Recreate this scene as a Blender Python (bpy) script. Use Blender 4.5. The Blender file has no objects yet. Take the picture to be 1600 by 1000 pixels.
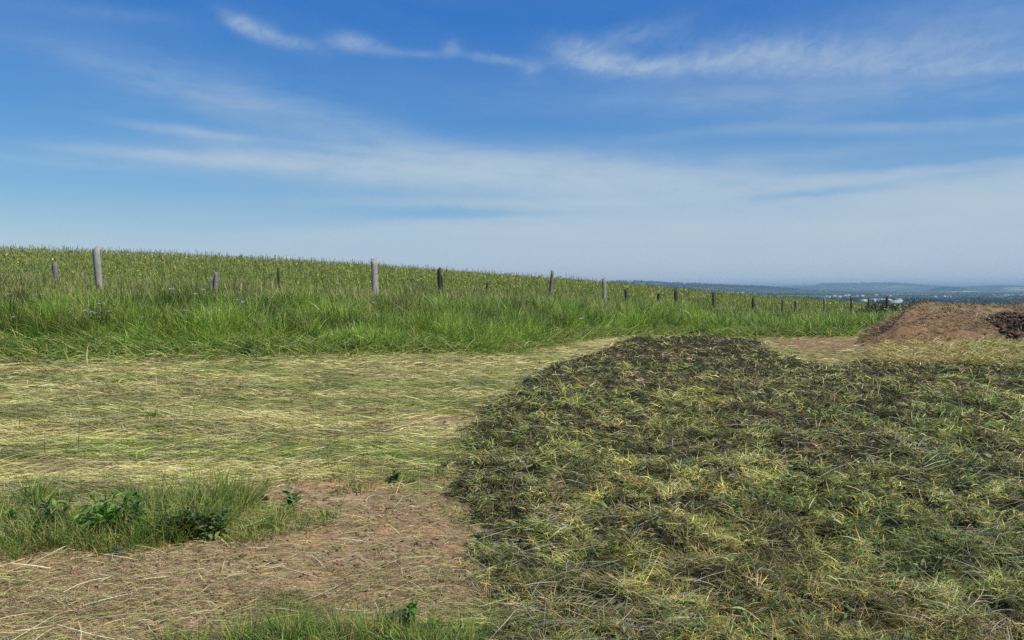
import bpy, math, random
import numpy as np
from math import radians, sin, cos, tan, pi

rng = np.random.default_rng(7)
random.seed(7)
scene = bpy.context.scene
COL = scene.collection

# ------------------------------------------------------------------ camera
F = 1256.0                      # focal length in pixels of the 1600 px wide photograph
PITCH = radians(2.42)
CAM_H = 1.6
cam_data = bpy.data.cameras.new("camera")
cam_data.sensor_width = 36.0
cam_data.lens = 36.0 * F / 1600.0
cam_data.clip_start = 0.05
cam_data.clip_end = 60000.0
cam = bpy.data.objects.new("camera", cam_data)
COL.objects.link(cam)
cam.location = (0, 0, CAM_H)
cam.rotation_euler = (pi / 2 - PITCH, 0, 0)
scene.camera = cam

# ------------------------------------------------------------------ light, exposure
scene.view_settings.view_transform = 'Standard'
scene.view_settings.look = 'None'
scene.view_settings.exposure = 0.0
scene.view_settings.gamma = 1.0
scene.view_settings.use_curve_mapping = False
scene.cycles.max_bounces = 6
scene.cycles.diffuse_bounces = 3
scene.cycles.transmission_bounces = 4
scene.cycles.volume_bounces = 0
scene.cycles.use_denoising = False

SUN_EL = radians(50)
SUN_AZ = radians(118)           # clockwise from +Y (view direction)
sun_dir = (sin(SUN_AZ) * cos(SUN_EL), cos(SUN_AZ) * cos(SUN_EL), sin(SUN_EL))
ld = bpy.data.lights.new("sun", 'SUN')
ld.energy = 4.7
ld.angle = radians(0.55)
ld.color = (1.0, 0.955, 0.88)
sun = bpy.data.objects.new("sun", ld)
COL.objects.link(sun)
from mathutils import Vector
sun.rotation_euler = Vector(sun_dir).to_track_quat('Z', 'Y').to_euler()
sun.location = (20, -20, 40)

world = bpy.data.worlds.new("World")
scene.world = world
world.use_nodes = True
wn = world.node_tree.nodes
wl = world.node_tree.links
for n in list(wn):
    wn.remove(n)


def wmath(op, a, b=None, c=None, clamp=False):
    n = wn.new('ShaderNodeMath')
    n.operation = op
    n.use_clamp = clamp
    for i, v in enumerate((a, b, c)):
        if v is None:
            continue
        if isinstance(v, (int, float)):
            n.inputs[i].default_value = v
        else:
            wl.new(v, n.inputs[i])
    return n.outputs[0]


def px_azel(px, py):
    a = (px - 800) / F
    b = (500 - py) / F
    d = np.array([a, cos(PITCH) + b * sin(PITCH), -sin(PITCH) + b * cos(PITCH)])
    d /= np.linalg.norm(d)
    return math.atan2(d[0], d[1]), math.asin(d[2])


sky = wn.new('ShaderNodeTexSky')
sky.sky_type = 'NISHITA'
sky.sun_disc = False
sky.sun_elevation = SUN_EL
sky.sun_rotation = SUN_AZ
sky.altitude = 400
sky.air_density = 1.0
sky.dust_density = 0.35
sky.ozone_density = 2.2
tc = wn.new('ShaderNodeTexCoord')
sep = wn.new('ShaderNodeSeparateXYZ')
wl.new(tc.outputs['Generated'], sep.inputs[0])
AZ = wmath('ARCTAN2', sep.outputs[0], sep.outputs[1])
EL = wmath('ARCSINE', sep.outputs[2])


def wnoise(su, sv, detail, rough, off, slant=0.0, dist=0.0):
    cmb = wn.new('ShaderNodeCombineXYZ')
    u = wmath('MULTIPLY', AZ, su)
    v = wmath('MULTIPLY', wmath('ADD', EL, wmath('MULTIPLY', AZ, slant)), sv)
    wl.new(u, cmb.inputs[0])
    wl.new(v, cmb.inputs[1])
    cmb.inputs[2].default_value = off
    nz = wn.new('ShaderNodeTexNoise')
    nz.inputs['Scale'].default_value = 1.0
    nz.inputs['Detail'].default_value = detail
    nz.inputs['Roughness'].default_value = rough
    nz.inputs['Distortion'].default_value = dist
    wl.new(cmb.outputs[0], nz.inputs['Vector'])
    return nz.outputs[0]


warp = wmath('SUBTRACT', wnoise(5.0, 9.0, 3, 0.55, 1.3), 0.5)
warp2 = wmath('SUBTRACT', wnoise(26.0, 40.0, 4, 0.6, 7.7), 0.5)
AZW = wmath('ADD', AZ, wmath('MULTIPLY', warp, 0.03))
ELW = wmath('ADD', wmath('ADD', EL, wmath('MULTIPLY', warp, 0.007)), wmath('MULTIPLY', warp2, 0.009))


def streak(px, py, hw, ht, ang, s, sharp=False):
    """a soft elongated patch of cloud at a fixed direction of the sky"""
    a0, e0 = px_azel(px, py)
    su, sv = hw / F, ht / F
    t = radians(ang)
    du = wmath('SUBTRACT', AZW, a0)
    dv = wmath('SUBTRACT', ELW, e0)
    u = wmath('ADD', wmath('MULTIPLY', du, cos(t) / su), wmath('MULTIPLY', dv, sin(t) / su))
    v = wmath('ADD', wmath('MULTIPLY', du, -sin(t) / sv), wmath('MULTIPLY', dv, cos(t) / sv))
    r = wmath('ADD', wmath('MULTIPLY', u, u), wmath('MULTIPLY', v, v))
    if sharp:
        r = wmath('MULTIPLY', r, r)
    return wmath('MULTIPLY', wmath('EXPONENT', wmath('MULTIPLY', r, -1.0)), s)


def wsum(lst):
    o = lst[0]
    for k in lst[1:]:
        o = wmath('ADD', o, k)
    return o


fine = wnoise(16.0, 70.0, 7, 0.62, 3.1, slant=0.03, dist=0.4)
broad = wnoise(4.5, 26.0, 5, 0.55, 9.2, slant=0.05, dist=0.3)
wispy = wnoise(40.0, 60.0, 6, 0.65, 5.5, slant=-0.2, dist=0.6)
# bright cirrus bands and wisps
bright = wsum([
    streak(915, 86, 46, 18, -14, .55), streak(985, 103, 80, 11, -4, .60), streak(1100, 97, 110, 12, 3, .36), streak(1180, 84, 100, 19, 0, .38),
    streak(1330, 92, 200, 17, 0, .42), streak(1500, 100, 180, 10, -3, .44), streak(1300, 62, 320, 30, -2, .13), streak(1610, 103, 120, 5, -2, .35),
    streak(965, 64, 90, 16, 14, .22),
    streak(380, 40, 32, 9, -24, .52), streak(425, 54, 40, 10, -22, .44), streak(470, 69, 30, 8, -15, .28), streak(548, 66, 34, 12, 0, .52),
    streak(592, 77, 28, 10, -14, .24), streak(652, 84, 36, 6, -4, .22), streak(706, 76, 15, 10, 25, .26), streak(770, 92, 42, 6, -9, .36),
    streak(832, 106, 15, 12, -35, .26), streak(190, 22, 120, 10, 2, .10)])
bright = wmath('MULTIPLY', bright, wmath('MULTIPLY_ADD', wispy, 2.6, -0.34, clamp=False))
# thin milky veils
veil = wsum([
    streak(340, 150, 170, 20, -9, .26), streak(520, 185, 160, 20, -9, .16), streak(320, 210, 95, 8, -4, .50), streak(260, 110, 260, 40, -6, .10),
    streak(420, 256, 200, 8, -1, .85), streak(620, 262, 260, 24, -1, 1.0), streak(860, 272, 260, 28, -2, .85), streak(1080, 300, 240, 26, -2, .75), streak(900, 318, 300, 8, 0, .6),
    streak(640, 225, 260, 16, -5, .22), streak(650, 362, 230, 12, 3, .75), streak(920, 365, 300, 24, 1, .85), streak(1200, 372, 400, 44, 1, .95),
    streak(1580, 322, 260, 50, 5, 1.35), streak(1310, 283, 190, 9, 4, .50), streak(1180, 250, 260, 8, 3, .14), streak(1250, 150, 380, 26, -2, .26),
    streak(1540, 50, 240, 55, 0, .16), streak(1480, 195, 220, 9, -2, .30), streak(1120, 205, 200, 8, 4, .12), streak(60, 250, 230, 9, -1, .16),
    streak(60, 357, 130, 8, 0, .30), streak(450, 400, 300, 14, 0, .30), streak(300, 330, 200, 12, 2, .08),
    streak(670, 334, 120, 7, 0, -.70), streak(1250, 304, 100, 7, 2, -.75), streak(520, 238, 120, 6, -4, -.3), streak(1480, 250, 160, 10, 2, -.35)])
veil = wmath('MULTIPLY', veil, wmath('MULTIPLY_ADD', wmath('ADD', wmath('MULTIPLY', broad, .5), wmath('MULTIPLY', fine, .5)), 3.6, -.80))
veil = wmath('MULTIPLY', wmath('MAXIMUM', veil, 0.0), 1.25)
milk = wmath('MULTIPLY', wmath('ADD', streak(1100, 300, 560, 64, 0, .38), streak(1150, 390, 700, 50, 0, .8)), 1.0)
veil = wmath('ADD', veil, wmath('MAXIMUM', wmath('ADD', milk, wsum([streak(670, 334, 120, 8, 0, -.30), streak(1250, 304, 110, 8, 2, -.30), streak(1000, 344, 240, 5, 1, -.12)])), 0.0))
low = wmath('MULTIPLY', wmath('EXPONENT', wmath('MULTIPLY', wmath('ABSOLUTE', EL), -11.0)), 0.26)
puffs = wsum([streak(206, 388, 13, 5, 0, 1.0, True), streak(178, 391, 16, 3, 0, .4, True),
              streak(285, 393, 20, 3, 0, .3, True), streak(1408, 412, 12, 3, 3, .8, True),
              streak(1385, 414, 10, 2, 0, .4, True)])
dens = wmath('ADD', wmath('ADD', wmath('MAXIMUM', bright, 0.0), veil), wmath('ADD', low, wmath('MULTIPLY', puffs, 0.8)))
general = wmath('MULTIPLY', wmath('SUBTRACT', wnoise(2.2, 9.0, 6, 0.6, 2.0, slant=0.1), 0.42, clamp=True), 0.25)
dens = wmath('ADD', dens, general)
cover = wmath('SUBTRACT', 1.0, wmath('EXPONENT', wmath('MULTIPLY', dens, -1.0)))

SKY_STRENGTH = 0.105
# the camera's rendering of a clear sky: deeper blue overhead than the plain sky model
sepc = wn.new('ShaderNodeSeparateColor')
wl.new(sky.outputs[0], sepc.inputs[0])
comb = wn.new('ShaderNodeCombineColor')
for ch_, (am, pw) in enumerate(((.84, 1.70), (.745, 1.05), (.80, .467))):
    wl.new(wmath('MULTIPLY', wmath('POWER', wmath('MULTIPLY', sepc.outputs[ch_], SKY_STRENGTH), pw), am / SKY_STRENGTH), comb.inputs[ch_])
mixc = wn.new('ShaderNodeMix')
mixc.data_type = 'RGBA'
wl.new(wmath('MULTIPLY', cover, .97), mixc.inputs[0])
wl.new(comb.outputs[0], mixc.inputs[6])
mixc.inputs[7].default_value = (.46 / SKY_STRENGTH, .575 / SKY_STRENGTH, .68 / SKY_STRENGTH, 1)
bg = wn.new('ShaderNodeBackground')
bg.inputs[1].default_value = SKY_STRENGTH
wl.new(mixc.outputs[2], bg.inputs[0])
wo = wn.new('ShaderNodeOutputWorld')
wl.new(bg.outputs[0], wo.inputs[0])


# ------------------------------------------------------------------ helpers
def tag(o, label=None, cat=None, group=None, kind=None):
    if label:
        o['label'] = label
    if cat:
        o['category'] = cat
    if group:
        o['group'] = group
    if kind:
        o['kind'] = kind
    return o


def lin(c):
    c = np.asarray(c, float) / 255.0
    return np.where(c <= 0.04045, c / 12.92, ((c + 0.055) / 1.055) ** 2.4)


def alb(*c, k=1.0):
    return lin(c) * k


def build_mesh(name, verts, quads, mat, cols=None, parent=None, smooth=False, tris=None, mat2=None, midx=None):
    me = bpy.data.meshes.new(name)
    verts = np.ascontiguousarray(verts, dtype=np.float32)
    me.vertices.add(len(verts))
    me.vertices.foreach_set('co', verts.ravel())
    nq = 0 if quads is None else len(quads)
    nt = 0 if tris is None else len(tris)
    li = []
    if nq:
        li.append(np.asarray(quads, np.int32).ravel())
    if nt:
        li.append(np.asarray(tris, np.int32).ravel())
    li = np.concatenate(li)
    me.loops.add(len(li))
    me.loops.foreach_set('vertex_index', li)
    me.polygons.add(nq + nt)
    starts = np.concatenate([np.arange(nq) * 4, nq * 4 + np.arange(nt) * 3]).astype(np.int32)
    me.polygons.foreach_set('loop_start', starts)
    me.update(calc_edges=True)
    if smooth:
        me.polygons.foreach_set('use_smooth', np.ones(nq + nt, bool))
    if cols is not None:
        at = me.color_attributes.new('tint', 'FLOAT_COLOR', 'POINT')
        c4 = np.ones((len(verts), 4), np.float32)
        c4[:, :3] = cols
        at.data.foreach_set('color', c4.ravel())
    me.materials.append(mat)
    if mat2:
        me.materials.append(mat2)
        me.polygons.foreach_set('material_index', np.asarray(midx, np.int32))
    me.validate(clean_customdata=False)
    o = bpy.data.objects.new(name, me)
    COL.objects.link(o)
    if parent:
        o.parent = parent
    return o


def empty(name, loc):
    o = bpy.data.objects.new(name, None)
    o.empty_display_size = 0.2
    COL.objects.link(o)
    o.location = loc
    return o


# value noise
_tab = np.random.default_rng(3).random((256, 256))


def vn(x, y):
    xi = np.floor(x).astype(int)
    yi = np.floor(y).astype(int)
    fx = x - xi
    fy = y - yi
    fx = fx * fx * (3 - 2 * fx)
    fy = fy * fy * (3 - 2 * fy)
    a = _tab[xi & 255, yi & 255]
    b = _tab[(xi + 1) & 255, yi & 255]
    c = _tab[xi & 255, (yi + 1) & 255]
    d = _tab[(xi + 1) & 255, (yi + 1) & 255]
    return (a * (1 - fx) + b * fx) * (1 - fy) + (c * (1 - fx) + d * fx) * fy


def fbm(x, y, o=4, g=0.5, off=0.0):
    x, y = x * .809 - y * .588 + off, x * .588 + y * .809
    s = 0
    a = 1
    t = 0
    for k in range(o):
        s = s + a * vn(x + 17.3 * k + off, y + 9.1 * k + off * 1.7)
        x, y = (x * .766 - y * .643) * 2.03, (x * .643 + y * .766) * 2.03
        t += a
        a *= g
    return s / t


def sst(e0, e1, x):
    t = np.clip((x - e0) / (e1 - e0), 0, 1)
    return t * t * (3 - 2 * t)


def ray(px, py):
    a = (np.asarray(px, float) - 800) / F
    b = (500 - np.asarray(py, float)) / F
    return np.stack([a, cos(PITCH) + b * sin(PITCH), -sin(PITCH) + b * cos(PITCH)], -1)


def at(px, py, Y):
    """the point at world distance Y in the direction of a photo pixel"""
    d = ray(px, py)
    return np.array([0, 0, CAM_H]) + d * (Y / d[..., 1])[..., None] if np.ndim(Y) else np.array([0, 0, CAM_H]) + d * (Y / d[1])


def project(X, Y, Z):
    z = Z - CAM_H
    dep = np.maximum(Y * cos(PITCH) - z * sin(PITCH), 0.05)
    up = Y * sin(PITCH) + z * cos(PITCH)
    return 800 + F * X / dep, 500 - F * up / dep


# ------------------------------------------------------------------ terrain height
FPX = np.array([-300, 0, 152, 585, 862, 944, 1056, 1115, 1177, 1244, 1288, 1330, 1357, 1386, 1500, 1700.])
FY = np.array([19.5, 20, 20.5, 24, 29.5, 32, 36, 38, 41, 44, 46.5, 49, 51, 53.5, 62, 80.])
VPX = np.array([-400, 0, 400, 800, 1056, 1280, 1345, 1600, 1900.])
VY = np.array([15.5, 16.0, 16.5, 19, 27, 26.5, 26.5, 29, 30.])
ctrl = [(-40, -40, 0), (0, -40, 0), (40, -40, 0), (-40, 0, .1), (40, 0, 0), (0, 0, 0), (-12, 0, 0), (12, 0, 0), (0, 5, 0),
        (-5, 8, .01), (5, 8, 0), (0, 13, .02), (10, 18, 0), (20, 14, 0), (-6, 13, .08), (-16, 10, .08), (40, 30, -.1),
        (-10.4, 16.2, .32), (-5.2, 16.5, .25), (0, 19, .05), (5.5, 27, 0), (10, 26.5, -.03), (16, 28, -.05), (-20, 16, .4),
        (25, 40, -.3), (-45, 25, 2.0), (80, 30, -1.0), (80, -40, -.3), (-80, -30, .2), (-80, 20, 2.0)]
for px, Y, z in [(152, 20.5, 1.15), (585, 24, 1.02), (862, 29.5, .80), (944, 32, .6), (1056, 36, .2), (1115, 38, .05),
                 (1177, 41, -.2), (1244, 44, -.35), (1330, 49, -.4), (1386, 53.5, -.45), (-200, 20, 1.25),
                 (-250, 60, 3.2), (0, 60, 2.85), (400, 62, 2.35), (585, 65, 2.02), (800, 70, 1.42), (944, 75, .9), (1056, 80, .18),
                 (1200, 90, -.65), (1300, 95, -1.3), (1450, 100, -2.2), (1600, 90, -2.6), (1600, 50, -.8),
                 (0, 95, 2.9), (400, 95, 2.0), (800, 100, 1.0), (1056, 105, -.5)]:
    ctrl.append(((px - 800) / F * Y, Y, z))
CREST = [(-250, 60, 382), (0, 60, 389), (200, 61, 395), (400, 62, 404), (585, 65, 415), (700, 67, 424), (800, 70, 432), (944, 75, 441.5), (1056, 80, 451), (1200, 90, 463), (1300, 95, 470)]
ctrl = [c for c in ctrl if not (57 < c[1] < 99 and abs(c[0]) < 45)]
for px, Y, ys in CREST:
    z = CAM_H + (446.9 - ys) / F * Y - (1.02 if px < 1100 else .9)
    ctrl.append(((px - 800) / F * Y, Y, z))
    ctrl.append(((px - 800) / F * (Y + 30), Y + 30, z - .9))
    zf = np.interp(px, [152, 585, 862, 944, 1056, 1177, 1288], [1.15, 1.02, .8, .6, .2, -.2, -.38])
    yf = np.interp(px, [-250, 152, 585, 862, 944, 1056, 1177, 1288], [20, 20.5, 24, 29.5, 32, 36, 41, 46.5])
    for t_, f_ in ((.12, .06), (.35, .28), (.7, .66)):
        ym = yf + (Y - yf) * t_
        ctrl.append(((px - 800) / F * ym, ym, zf + (z - zf) * f_))
ctrl = np.array(ctrl, float)


def tps(r2):
    return np.where(r2 > 1e-9, 0.5 * r2 * np.log(np.maximum(r2, 1e-9)), 0.0)


_n = len(ctrl)
_A = np.zeros((_n + 3, _n + 3))
_d2 = ((ctrl[:, None, :2] - ctrl[None, :, :2]) ** 2).sum(-1)
_A[:_n, :_n] = tps(_d2) + np.eye(_n) * .5
_A[:_n, _n] = 1
_A[:_n, _n + 1:] = ctrl[:, :2]
_A[_n:, :_n] = _A[:_n, _n:].T
_w = np.linalg.solve(_A, np.concatenate([ctrl[:, 2], np.zeros(3)]))
GX0, GX1, GY0, GY1, GS = -106.0, 106.0, -106.0, 108.0, 0.5
_gx = np.arange(GX0, GX1 + GS, GS)
_gy = np.arange(GY0, GY1 + GS, GS)
_GXX, _GYY = np.meshgrid(_gx, _gy, indexing='ij')
_Z = np.zeros(_GXX.size)
_P = np.stack([_GXX.ravel(), _GYY.ravel()], -1)
for i in range(0, len(_P), 20000):
    q = _P[i:i + 20000]
    d2 = ((q[:, None] - ctrl[None, :, :2]) ** 2).sum(-1)
    _Z[i:i + 20000] = tps(d2) @ _w[:_n] + _w[_n] + q @ _w[_n + 1:]
_Z = _Z.reshape(_GXX.shape)


def tn(x, y):
    u = np.clip((x - GX0) / GS, 0, len(_gx) - 1.001)
    v = np.clip((y - GY0) / GS, 0, len(_gy) - 1.001)
    i = u.astype(int)
    j = v.astype(int)
    fu = u - i
    fv = v - j
    return (_Z[i, j] * (1 - fu) + _Z[i + 1, j] * fu) * (1 - fv) + (_Z[i, j + 1] * (1 - fu) + _Z[i + 1, j + 1] * fu) * fv


BUMPS = []      # (X, Y, sx, sy, h)


def bump(px, D, ytop, hw, sd, base):
    X = (px - 800) / F * D
    ztop = CAM_H + (446.9 - ytop) / F * D
    BUMPS.append((X, D, hw / F * D, sd, ztop - base))


bump(1060, 6500, 445.8, 120, 900, -59)
bump(1170, 7200, 449, 90, 900, -59)
bump(960, 6000, 446, 90, 900, -59)
bump(1235, 8500, 450.5, 50, 500, -60)
bump(1308, 12000, 440.8, 18, 900, 22)
bump(1325, 12300, 444.8, 80, 900, -60)
bump(1245, 11500, 446.0, 60, 900, -60)
bump(1410, 12000, 446.3, 60, 900, -60)
bump(1474, 8200, 448.2, 9, 250, -22)
bump(1484, 8200, 450.2, 17, 350, -60)
bump(1560, 11000, 446.5, 60, 900, -60)
bump(1640, 12000, 446.0, 60, 900, -60)
bump(1750, 11000, 444.0, 120, 900, -60)
bump(700, 14000, 444.0, 300, 900, -60)


def T(x, y):
    x = np.asarray(x, float)
    y = np.asarray(y, float)
    r = np.sqrt(x * x + y * y)
    s = np.minimum(1.0, 100.0 / np.maximum(r, 1e-6))
    z = tn(x * s, y * s)
    q = np.maximum(r - 100, 0)
    z = z - 45 * (1 - np.exp(-(q / 900.0))) * sst(0, 60, q) - 15 * sst(2000, 8000, r)
    far = sst(300, 1500, r)
    if np.any(far > 0):
        z = z + far * (fbm(x / 900, y / 900, 3) - .5) * 14 * sst(600, 4000, r)
        for bx, by, sx, sy, h in BUMPS:
            z = z + h * np.exp(-((x - bx) / sx) ** 2 - ((y - by) / sy) ** 2) * (0.9 + 0.2 * fbm(x / 700 + 5, y / 700, 3))
    return z


def ground_hit(px, py, tmax=60.0):
    d = ray(px, py)
    lo = np.full(len(d), 1.0)
    hi = np.full(len(d), tmax)
    for _ in range(26):
        m = 0.5 * (lo + hi)
        p = d * m[:, None]
        below = (CAM_H + p[:, 2]) < tn(p[:, 0], p[:, 1])
        hi = np.where(below, m, hi)
        lo = np.where(below, lo, m)
    p = d * hi[:, None]
    return p[:, 0], p[:, 1]


# ------------------------------------------------------------------ where what grows (world regions drawn once)
def poly_mask(px, py, poly):
    inside = np.zeros(len(px), bool)
    n = len(poly)
    for i in range(n):
        x1, y1 = poly[i]
        x2, y2 = poly[(i + 1) % n]
        c = ((y1 > py) != (y2 > py)) & (px < (x2 - x1) * (py - y1) / (y2 - y1 + 1e-9) + x1)
        inside ^= c
    return inside


HEAP = [(722, 688), (740, 655), (790, 618), (822, 590), (880, 566), (945, 545), (985, 528), (1090, 526), (1180, 531), (1222, 556),
        (1260, 572), (1330, 572), (1352, 562), (1500, 560), (2300, 575), (2300, 1800), (880, 1800), (800, 1060), (776, 960), (738, 860), (716, 770), (714, 725)]
SOIL = [(330, 885, 480, 66, 1.0), (120, 965, 420, 80, 1.0), (610, 880, 220, 120, 1.0), (560, 775, 190, 24, 1.0), (670, 775, 60, 30, .8),
        (690, 658, 80, 12, .9), (620, 668, 60, 8, .6), (90, 728, 120, 14, .6), (700, 930, 90, 60, .9), (300, 1100, 500, 90, .8),
        (420, 640, 70, 8, .5), (300, 700, 60, 6, .4), (430, 735, 60, 12, .5),
        (1290, 540, 95, 12, 1.0), (1230, 528, 50, 5, .7), (1370, 545, 40, 16, .8), (865, 770, 20, 20, .66), (160, 590, 80, 5, .3), (1310, 560, 50, 14, .6)]


def px_of(x, y):
    return project(x, y, tn(x, y))


def soil_mask(x, y, within_heap=False):
    px, py = px_of(x, y)
    n = (fbm(x * 1.1, y * 2.6, 4, .6, 5) - .5)
    m = np.zeros(len(px))
    for cx, cy, sx, sy, s in SOIL:
        if within_heap and cx < 840:
            continue
        d = ((px - cx) / sx) ** 2 + ((py - cy) / sy) ** 2
        m = np.maximum(m, s * (1 - sst(0.5, 1.5, d + n * 1.6)))
    return np.clip(m, 0, 1)


def heap_mask(x, y):
    wx = (fbm(x * 3.0, y * 3.0, 4, .7, 31) - .5)
    wy = (fbm(x * 3.0, y * 3.0, 4, .7, 57) - .5)
    px, py = px_of(x, y)
    sc = np.clip(12.0 / np.maximum(y, 3), .5, 3)
    return poly_mask(px + wx * 60 * sc, py + wy * 26 * sc, HEAP)


def heap_soft(x, y, r=.35):
    m = heap_mask(x, y).astype(float)
    for k in range(8):
        m = m + heap_mask(x + r * cos(k * pi / 4), y + r * sin(k * pi / 4))
    return sst(.25, 1.0, m / 9)


def verge_edge(x, y):
    """signed distance in metres behind the front edge of the tall grass (positive: in the grass)"""
    px = 800 + F * x / np.maximum(y, .5)
    return y - np.interp(px, VPX, VY) - (fbm(x * 1.1, y * .5, 4, .6, 3) - .5) * 2.8


def fence_y(x, y):
    px = 800 + F * x / np.maximum(y, .5)
    return np.interp(px, FPX, FY)


# ------------------------------------------------------------------ materials
def new_mat(name):
    m = bpy.data.materials.new(name)
    m.use_nodes = True
    nt = m.node_tree
    for n in list(nt.nodes):
        nt.nodes.remove(n)
    return m, nt


def nd(nt, t, **kw):
    n = nt.nodes.new(t)
    for k, v in kw.items():
        if k in n.inputs:
            n.inputs[k].default_value = v
        else:
            setattr(n, k, v)
    return n


def leaf_material(name, trans=0.3, gloss=0.12, rough=0.45, noise_scale=3.0):
    m, nt = new_mat(name)
    a = nd(nt, 'ShaderNodeAttribute', attribute_name='tint')
    g = nd(nt, 'ShaderNodeNewGeometry')
    nz = nd(nt, 'ShaderNodeTexNoise')
    nz.inputs['Scale'].default_value = noise_scale
    nz.inputs['Detail'].default_value = 3
    nt.links.new(g.outputs['Position'], nz.inputs['Vector'])
    mr = nd(nt, 'ShaderNodeMapRange')
    mr.inputs['To Min'].default_value = 0.78
    mr.inputs['To Max'].default_value = 1.22
    nt.links.new(nz.outputs[0], mr.inputs[0])
    vm = nd(nt, 'ShaderNodeVectorMath', operation='SCALE')
    nt.links.new(a.outputs['Color'], vm.inputs[0])
    nt.links.new(mr.outputs[0], vm.inputs['Scale'])
    df = nd(nt, 'ShaderNodeBsdfDiffuse')
    tr = nd(nt, 'ShaderNodeBsdfTranslucent')
    gl = nd(nt, 'ShaderNodeBsdfGlossy')
    gl.inputs['Roughness'].default_value = rough
    gl.inputs['Color'].default_value = (.9, .95, .9, 1)
    for s in (df, tr):
        nt.links.new(vm.outputs[0], s.inputs['Color'])
    m1 = nd(nt, 'ShaderNodeMixShader')
    m1.inputs[0].default_value = trans
    nt.links.new(df.outputs[0], m1.inputs[1])
    nt.links.new(tr.outputs[0], m1.inputs[2])
    fr = nd(nt, 'ShaderNodeFresnel')
    fr.inputs[0].default_value = 1.4
    mf = nd(nt, 'ShaderNodeMath', operation='MULTIPLY')
    mf.inputs[1].default_value = gloss * 4
    mf.use_clamp = True
    nt.links.new(fr.outputs[0], mf.inputs[0])
    m2 = nd(nt, 'ShaderNodeMixShader')
    nt.links.new(mf.outputs[0], m2.inputs[0])
    nt.links.new(m1.outputs[0], m2.inputs[1])
    nt.links.new(gl.outputs[0], m2.inputs[2])
    o = nd(nt, 'ShaderNodeOutputMaterial')
    nt.links.new(m2.outputs[0], o.inputs[0])
    return m


def rough_material(name, base, var=0.35, scale=12.0, bump=0.4, attr=False, bdist=0.02):
    m, nt = new_mat(name)
    g = nd(nt, 'ShaderNodeNewGeometry')
    n1 = nd(nt, 'ShaderNodeTexNoise')
    n1.inputs['Scale'].default_value = scale
    n1.inputs['Detail'].default_value = 8
    n1.inputs['Roughness'].default_value = .65
    nt.links.new(g.outputs['Position'], n1.inputs['Vector'])
    mr = nd(nt, 'ShaderNodeMapRange')
    mr.inputs['From Min'].default_value = .25
    mr.inputs['From Max'].default_value = .75
    mr.inputs['To Min'].default_value = 1 - var
    mr.inputs['To Max'].default_value = 1 + var
    nt.links.new(n1.outputs[0], mr.inputs[0])
    vm = nd(nt, 'ShaderNodeVectorMath', operation='SCALE')
    if attr:
        a = nd(nt, 'ShaderNodeAttribute', attribute_name='tint')
        nt.links.new(a.outputs['Color'], vm.inputs[0])
    else:
        vm.inputs[0].default_value = tuple(base)
    nt.links.new(mr.outputs[0], vm.inputs['Scale'])
    p = nd(nt, 'ShaderNodeBsdfPrincipled')
    p.inputs['Roughness'].default_value = .92
    p.inputs['Specular IOR Level'].default_value = .15
    nt.links.new(vm.outputs[0], p.inputs['Base Color'])
    b = nd(nt, 'ShaderNodeBump')
    b.inputs['Strength'].default_value = bump
    b.inputs['Distance'].default_value = bdist
    nt.links.new(n1.outputs[0], b.inputs['Height'])
    nt.links.new(b.outputs[0], p.inputs['Normal'])
    o = nd(nt, 'ShaderNodeOutputMaterial')
    nt.links.new(p.outputs[0], o.inputs[0])
    return m


M_GRASS = leaf_material('grass_blades', .40, .012, .6)
M_HAY = leaf_material('dry_cut_grass', .15, .012, .6)
M_CROP = leaf_material('crop_stems', .38, .008, .6)
M_LEAF = leaf_material('broad_leaves', .42, .02, .5, 30)
M_GROUND = rough_material('near_ground', (0, 0, 0), .35, 9.0, .6, attr=True, bdist=.03)
M_SOIL = rough_material('heaped_earth', (0, 0, 0), .30, 7.0, .9, attr=True, bdist=.05)
M_CLOD = rough_material('dark_turf_soil', alb(106, 84, 66), .5, 14, .9, bdist=.04)
M_TREE = leaf_material('far_foliage', .15, .03, .6, .05)


def wood_material():
    m, nt = new_mat('weathered_wood')
    t = nd(nt, 'ShaderNodeTexCoord')
    mp = nd(nt, 'ShaderNodeMapping')
    mp.inputs['Scale'].default_value = (22, 22, 2.2)
    nt.links.new(t.outputs['Object'], mp.inputs[0])
    n1 = nd(nt, 'ShaderNodeTexNoise')
    n1.inputs['Scale'].default_value = 1.4
    n1.inputs['Detail'].default_value = 8
    n1.inputs['Roughness'].default_value = .7
    nt.links.new(mp.outputs[0], n1.inputs['Vector'])
    a = nd(nt, 'ShaderNodeAttribute', attribute_name='tint')
    mr = nd(nt, 'ShaderNodeMapRange')
    mr.inputs['From Min'].default_value = .3
    mr.inputs['From Max'].default_value = .7
    mr.inputs['To Min'].default_value = .45
    mr.inputs['To Max'].default_value = 1.3
    nt.links.new(n1.outputs[0], mr.inputs[0])
    vm = nd(nt, 'ShaderNodeVectorMath', operation='SCALE')
    nt.links.new(a.outputs['Color'], vm.inputs[0])
    nt.links.new(mr.outputs[0], vm.inputs['Scale'])
    p = nd(nt, 'ShaderNodeBsdfPrincipled')
    p.inputs['Roughness'].default_value = .85
    nt.links.new(vm.outputs[0], p.inputs['Base Color'])
    b = nd(nt, 'ShaderNodeBump')
    b.inputs['Strength'].default_value = .8
    b.inputs['Distance'].default_value = .01
    nt.links.new(n1.outputs[0], b.inputs['Height'])
    nt.links.new(b.outputs[0], p.inputs['Normal'])
    o = nd(nt, 'ShaderNodeOutputMaterial')
    nt.links.new(p.outputs[0], o.inputs[0])
    return m


M_WOOD = wood_material()


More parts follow.
